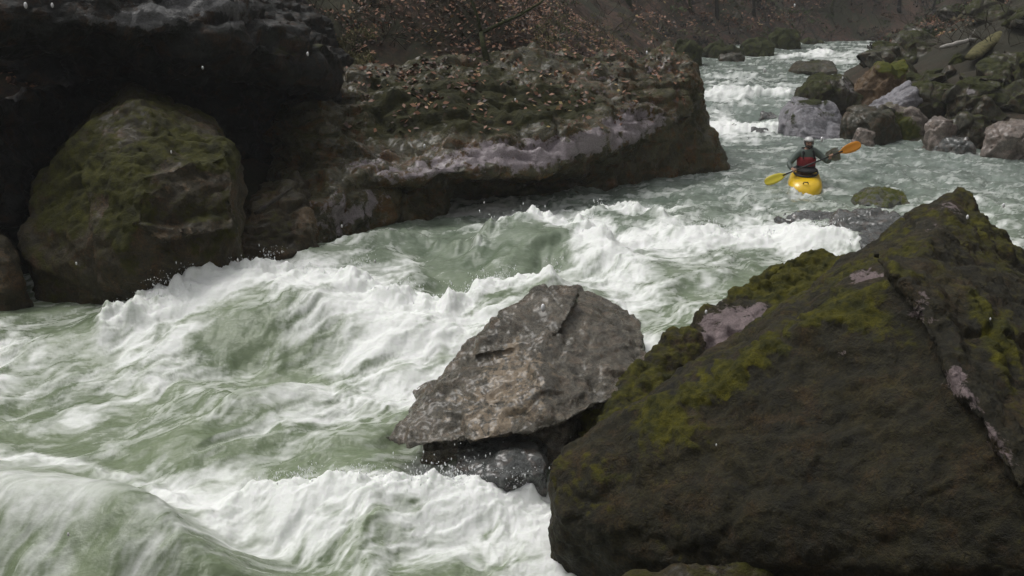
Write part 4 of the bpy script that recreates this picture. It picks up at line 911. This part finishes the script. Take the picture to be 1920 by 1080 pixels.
def ell(bm, c, r, cut=None, seg=24):
    m_ = bmesh.ops.create_uvsphere(bm, u_segments=seg, v_segments=seg // 2, radius=1); 
    for v in m_['verts']: v.co = Vector(c) + Vector((v.co.x * r[0], v.co.y * r[1], v.co.z * r[2]))
    if cut:
        dele = [v for v in m_['verts'] if cut(v.co)]; bmesh.ops.delete(bm, geom=dele, context='VERTS')
bm = bmesh.new(); ell(bm, hc + Vector((0, .012, .02)), (.112, .135, .118), cut=lambda c: c.z < hc.z - .055 or (c.y < hc.y - .02 and c.z < hc.z + .022))
he = bm_obj(bm, 'helmet', M_helm, per); m = he.modifiers.new('t', 'SOLIDIFY'); m.thickness = 0.014
bm = bmesh.new(); tube(bm, [hc + Vector((-.088, -.01, .0)), hc + Vector((-.072, -.05, -.07)), hc + Vector((0, -.07, -.112)), hc + Vector((.072, -.05, -.07)), hc + Vector((.088, -.01, .0))], 0.012, 6); bm_obj(bm, 'chin_strap', M_dark, he)
bm = bmesh.new(); ell(bm, hc + Vector((0, -.092, -.022)), (.015, .022, .026)); bm_obj(bm, 'nose', M_skin, per)
bm = bmesh.new(); ell(bm, hc + Vector((0, -.083, -.062)), (.026, .010, .007)); bm_obj(bm, 'mouth', plain('lips', (0.22, 0.08, 0.07)), per)
for sx in (-.032, .032):
    bm = bmesh.new(); ell(bm, hc + Vector((sx, -.083, .002)), (.014, .009, .009)); bm_obj(bm, 'eye', M_dark, per)
bm = bmesh.new(); ell(bm, hc + Vector((0, -.045, -.070)), (.06, .052, .045)); bm_obj(bm, 'beard', plain('dark beard', (0.035, 0.025, 0.02), 0.8), per)
# paddle
pc = (LH + RH) / 2; pad = empty('paddle', (KX + pc.x, KY + pc.y, pc.z)); tag(pad, 'double bladed kayak paddle with black shaft and orange yellow blades held by the kayaker', 'paddle')
bm = bmesh.new(); tube(bm, [-pd * .66, pd * .66], 0.0165, 12); bm_obj(bm, 'shaft', M_blk, pad)
M_or = plain('orange blade', (0.72, 0.27, 0.012), 0.4, 0.5, 0.08, 4); M_yb = plain('yellow blade', (0.60, 0.50, 0.03), 0.35, 0.5, 0.1, 4)
def blade(sg, nrm, mat, lab):
    n = nrm - pd * nrm.dot(pd); n.normalize(); s_ = pd.cross(n); bm = bmesh.new(); top_, bot_ = [], []
    prof = [(0, .018), (.05, .035), (.12, .075), (.22, .098), (.32, .104), (.41, .09), (.46, .06), (.48, .02)]
    rows = []
    for t, hw in prof:
        rows.append([bm.verts.new(pd * sg * (.58 + t) + s_ * hw * f - n * (0.02 * math.sin(t * 6) * (1 - f * f))) for f in (-1, -.5, 0, .5, 1)])
    for A, Bq in zip(rows, rows[1:]):
        for k in range(4): bm.faces.new((A[k], A[k + 1], Bq[k + 1], Bq[k]))
    o = bm_obj(bm, 'blade', mat, pad); o['label'] = lab; m = o.modifiers.new('t', 'SOLIDIFY'); m.thickness = .012; m.offset = 0
blade(1, Vector((0.1, -1, .35)), M_or, 'orange raised blade'); blade(-1, Vector((.2, -.85, .6)), M_yb, 'yellow green lowered blade')

# falling drops in the air, coloured white for their flash glint
D = [(1018, 577, 3.2, 7), (577, 101, 4, 3.5), (380, 127, 4, 3), (641, 424, 5, 3), (703, 490, 5, 3), (796, 274, 5, 3.5), (1434, 132, 5, 3.5), (1541, 261, 4, 4), (1882, 385, 4, 4), (1814, 407, 3.5, 4), (1324, 585, 4, 4),
     (48, 10, 4, 5), (98, 10, 4, 4), (143, 494, 5, 3), (1213, 99, 5, 3), (128, 1002, 3, 4), (1857, 598, 4, 2.5), (446, 488, 5, 3), (966, 187, 6, 2.5), (321, 285, 5, 2.5), (1490, 10, 5, 2.5), (1343, 834, 4, 2.5), (520, 907, 4, 2), (1580, 146, 6, 2), (908, 380, 6, 2)]
bm = bmesh.new()
for px, py, Y, r in D:
    k = Y / FPX * 0.8; m_ = bmesh.ops.create_icosphere(bm, subdivisions=2, radius=1.0)
    for v in m_['verts']: v.co = Vector(P(px, py, Y)) + Vector((v.co.x * r * k * .8, v.co.y * r * k * .8, v.co.z * r * k * 1.5))
tag(bm_obj(bm, 'rain_drops', plain('rain drop', (0.9, 0.9, 0.9), 0.1, 0.8, 0.0)), kind='stuff')

# ------------------------------------------------------------------ damp air of the gorge
bm = bmesh.new(); bmesh.ops.create_cube(bm, size=1.0)
for v in bm.verts: v.co = Vector((20 + v.co.x * 200, 62 + v.co.y * 230, 48 + v.co.z * 110))
s = NT('haze'); s.t.nodes.remove(s.b); pv = s.n('ShaderNodeVolumePrincipled'); pv.inputs['Color'].default_value = (0.9, 0.92, 0.95, 1); pv.inputs['Density'].default_value = 0.0009
s.l(pv.outputs[0], s.out.inputs['Volume']); tag(bm_obj(bm, 'haze', s.m), kind='stuff')
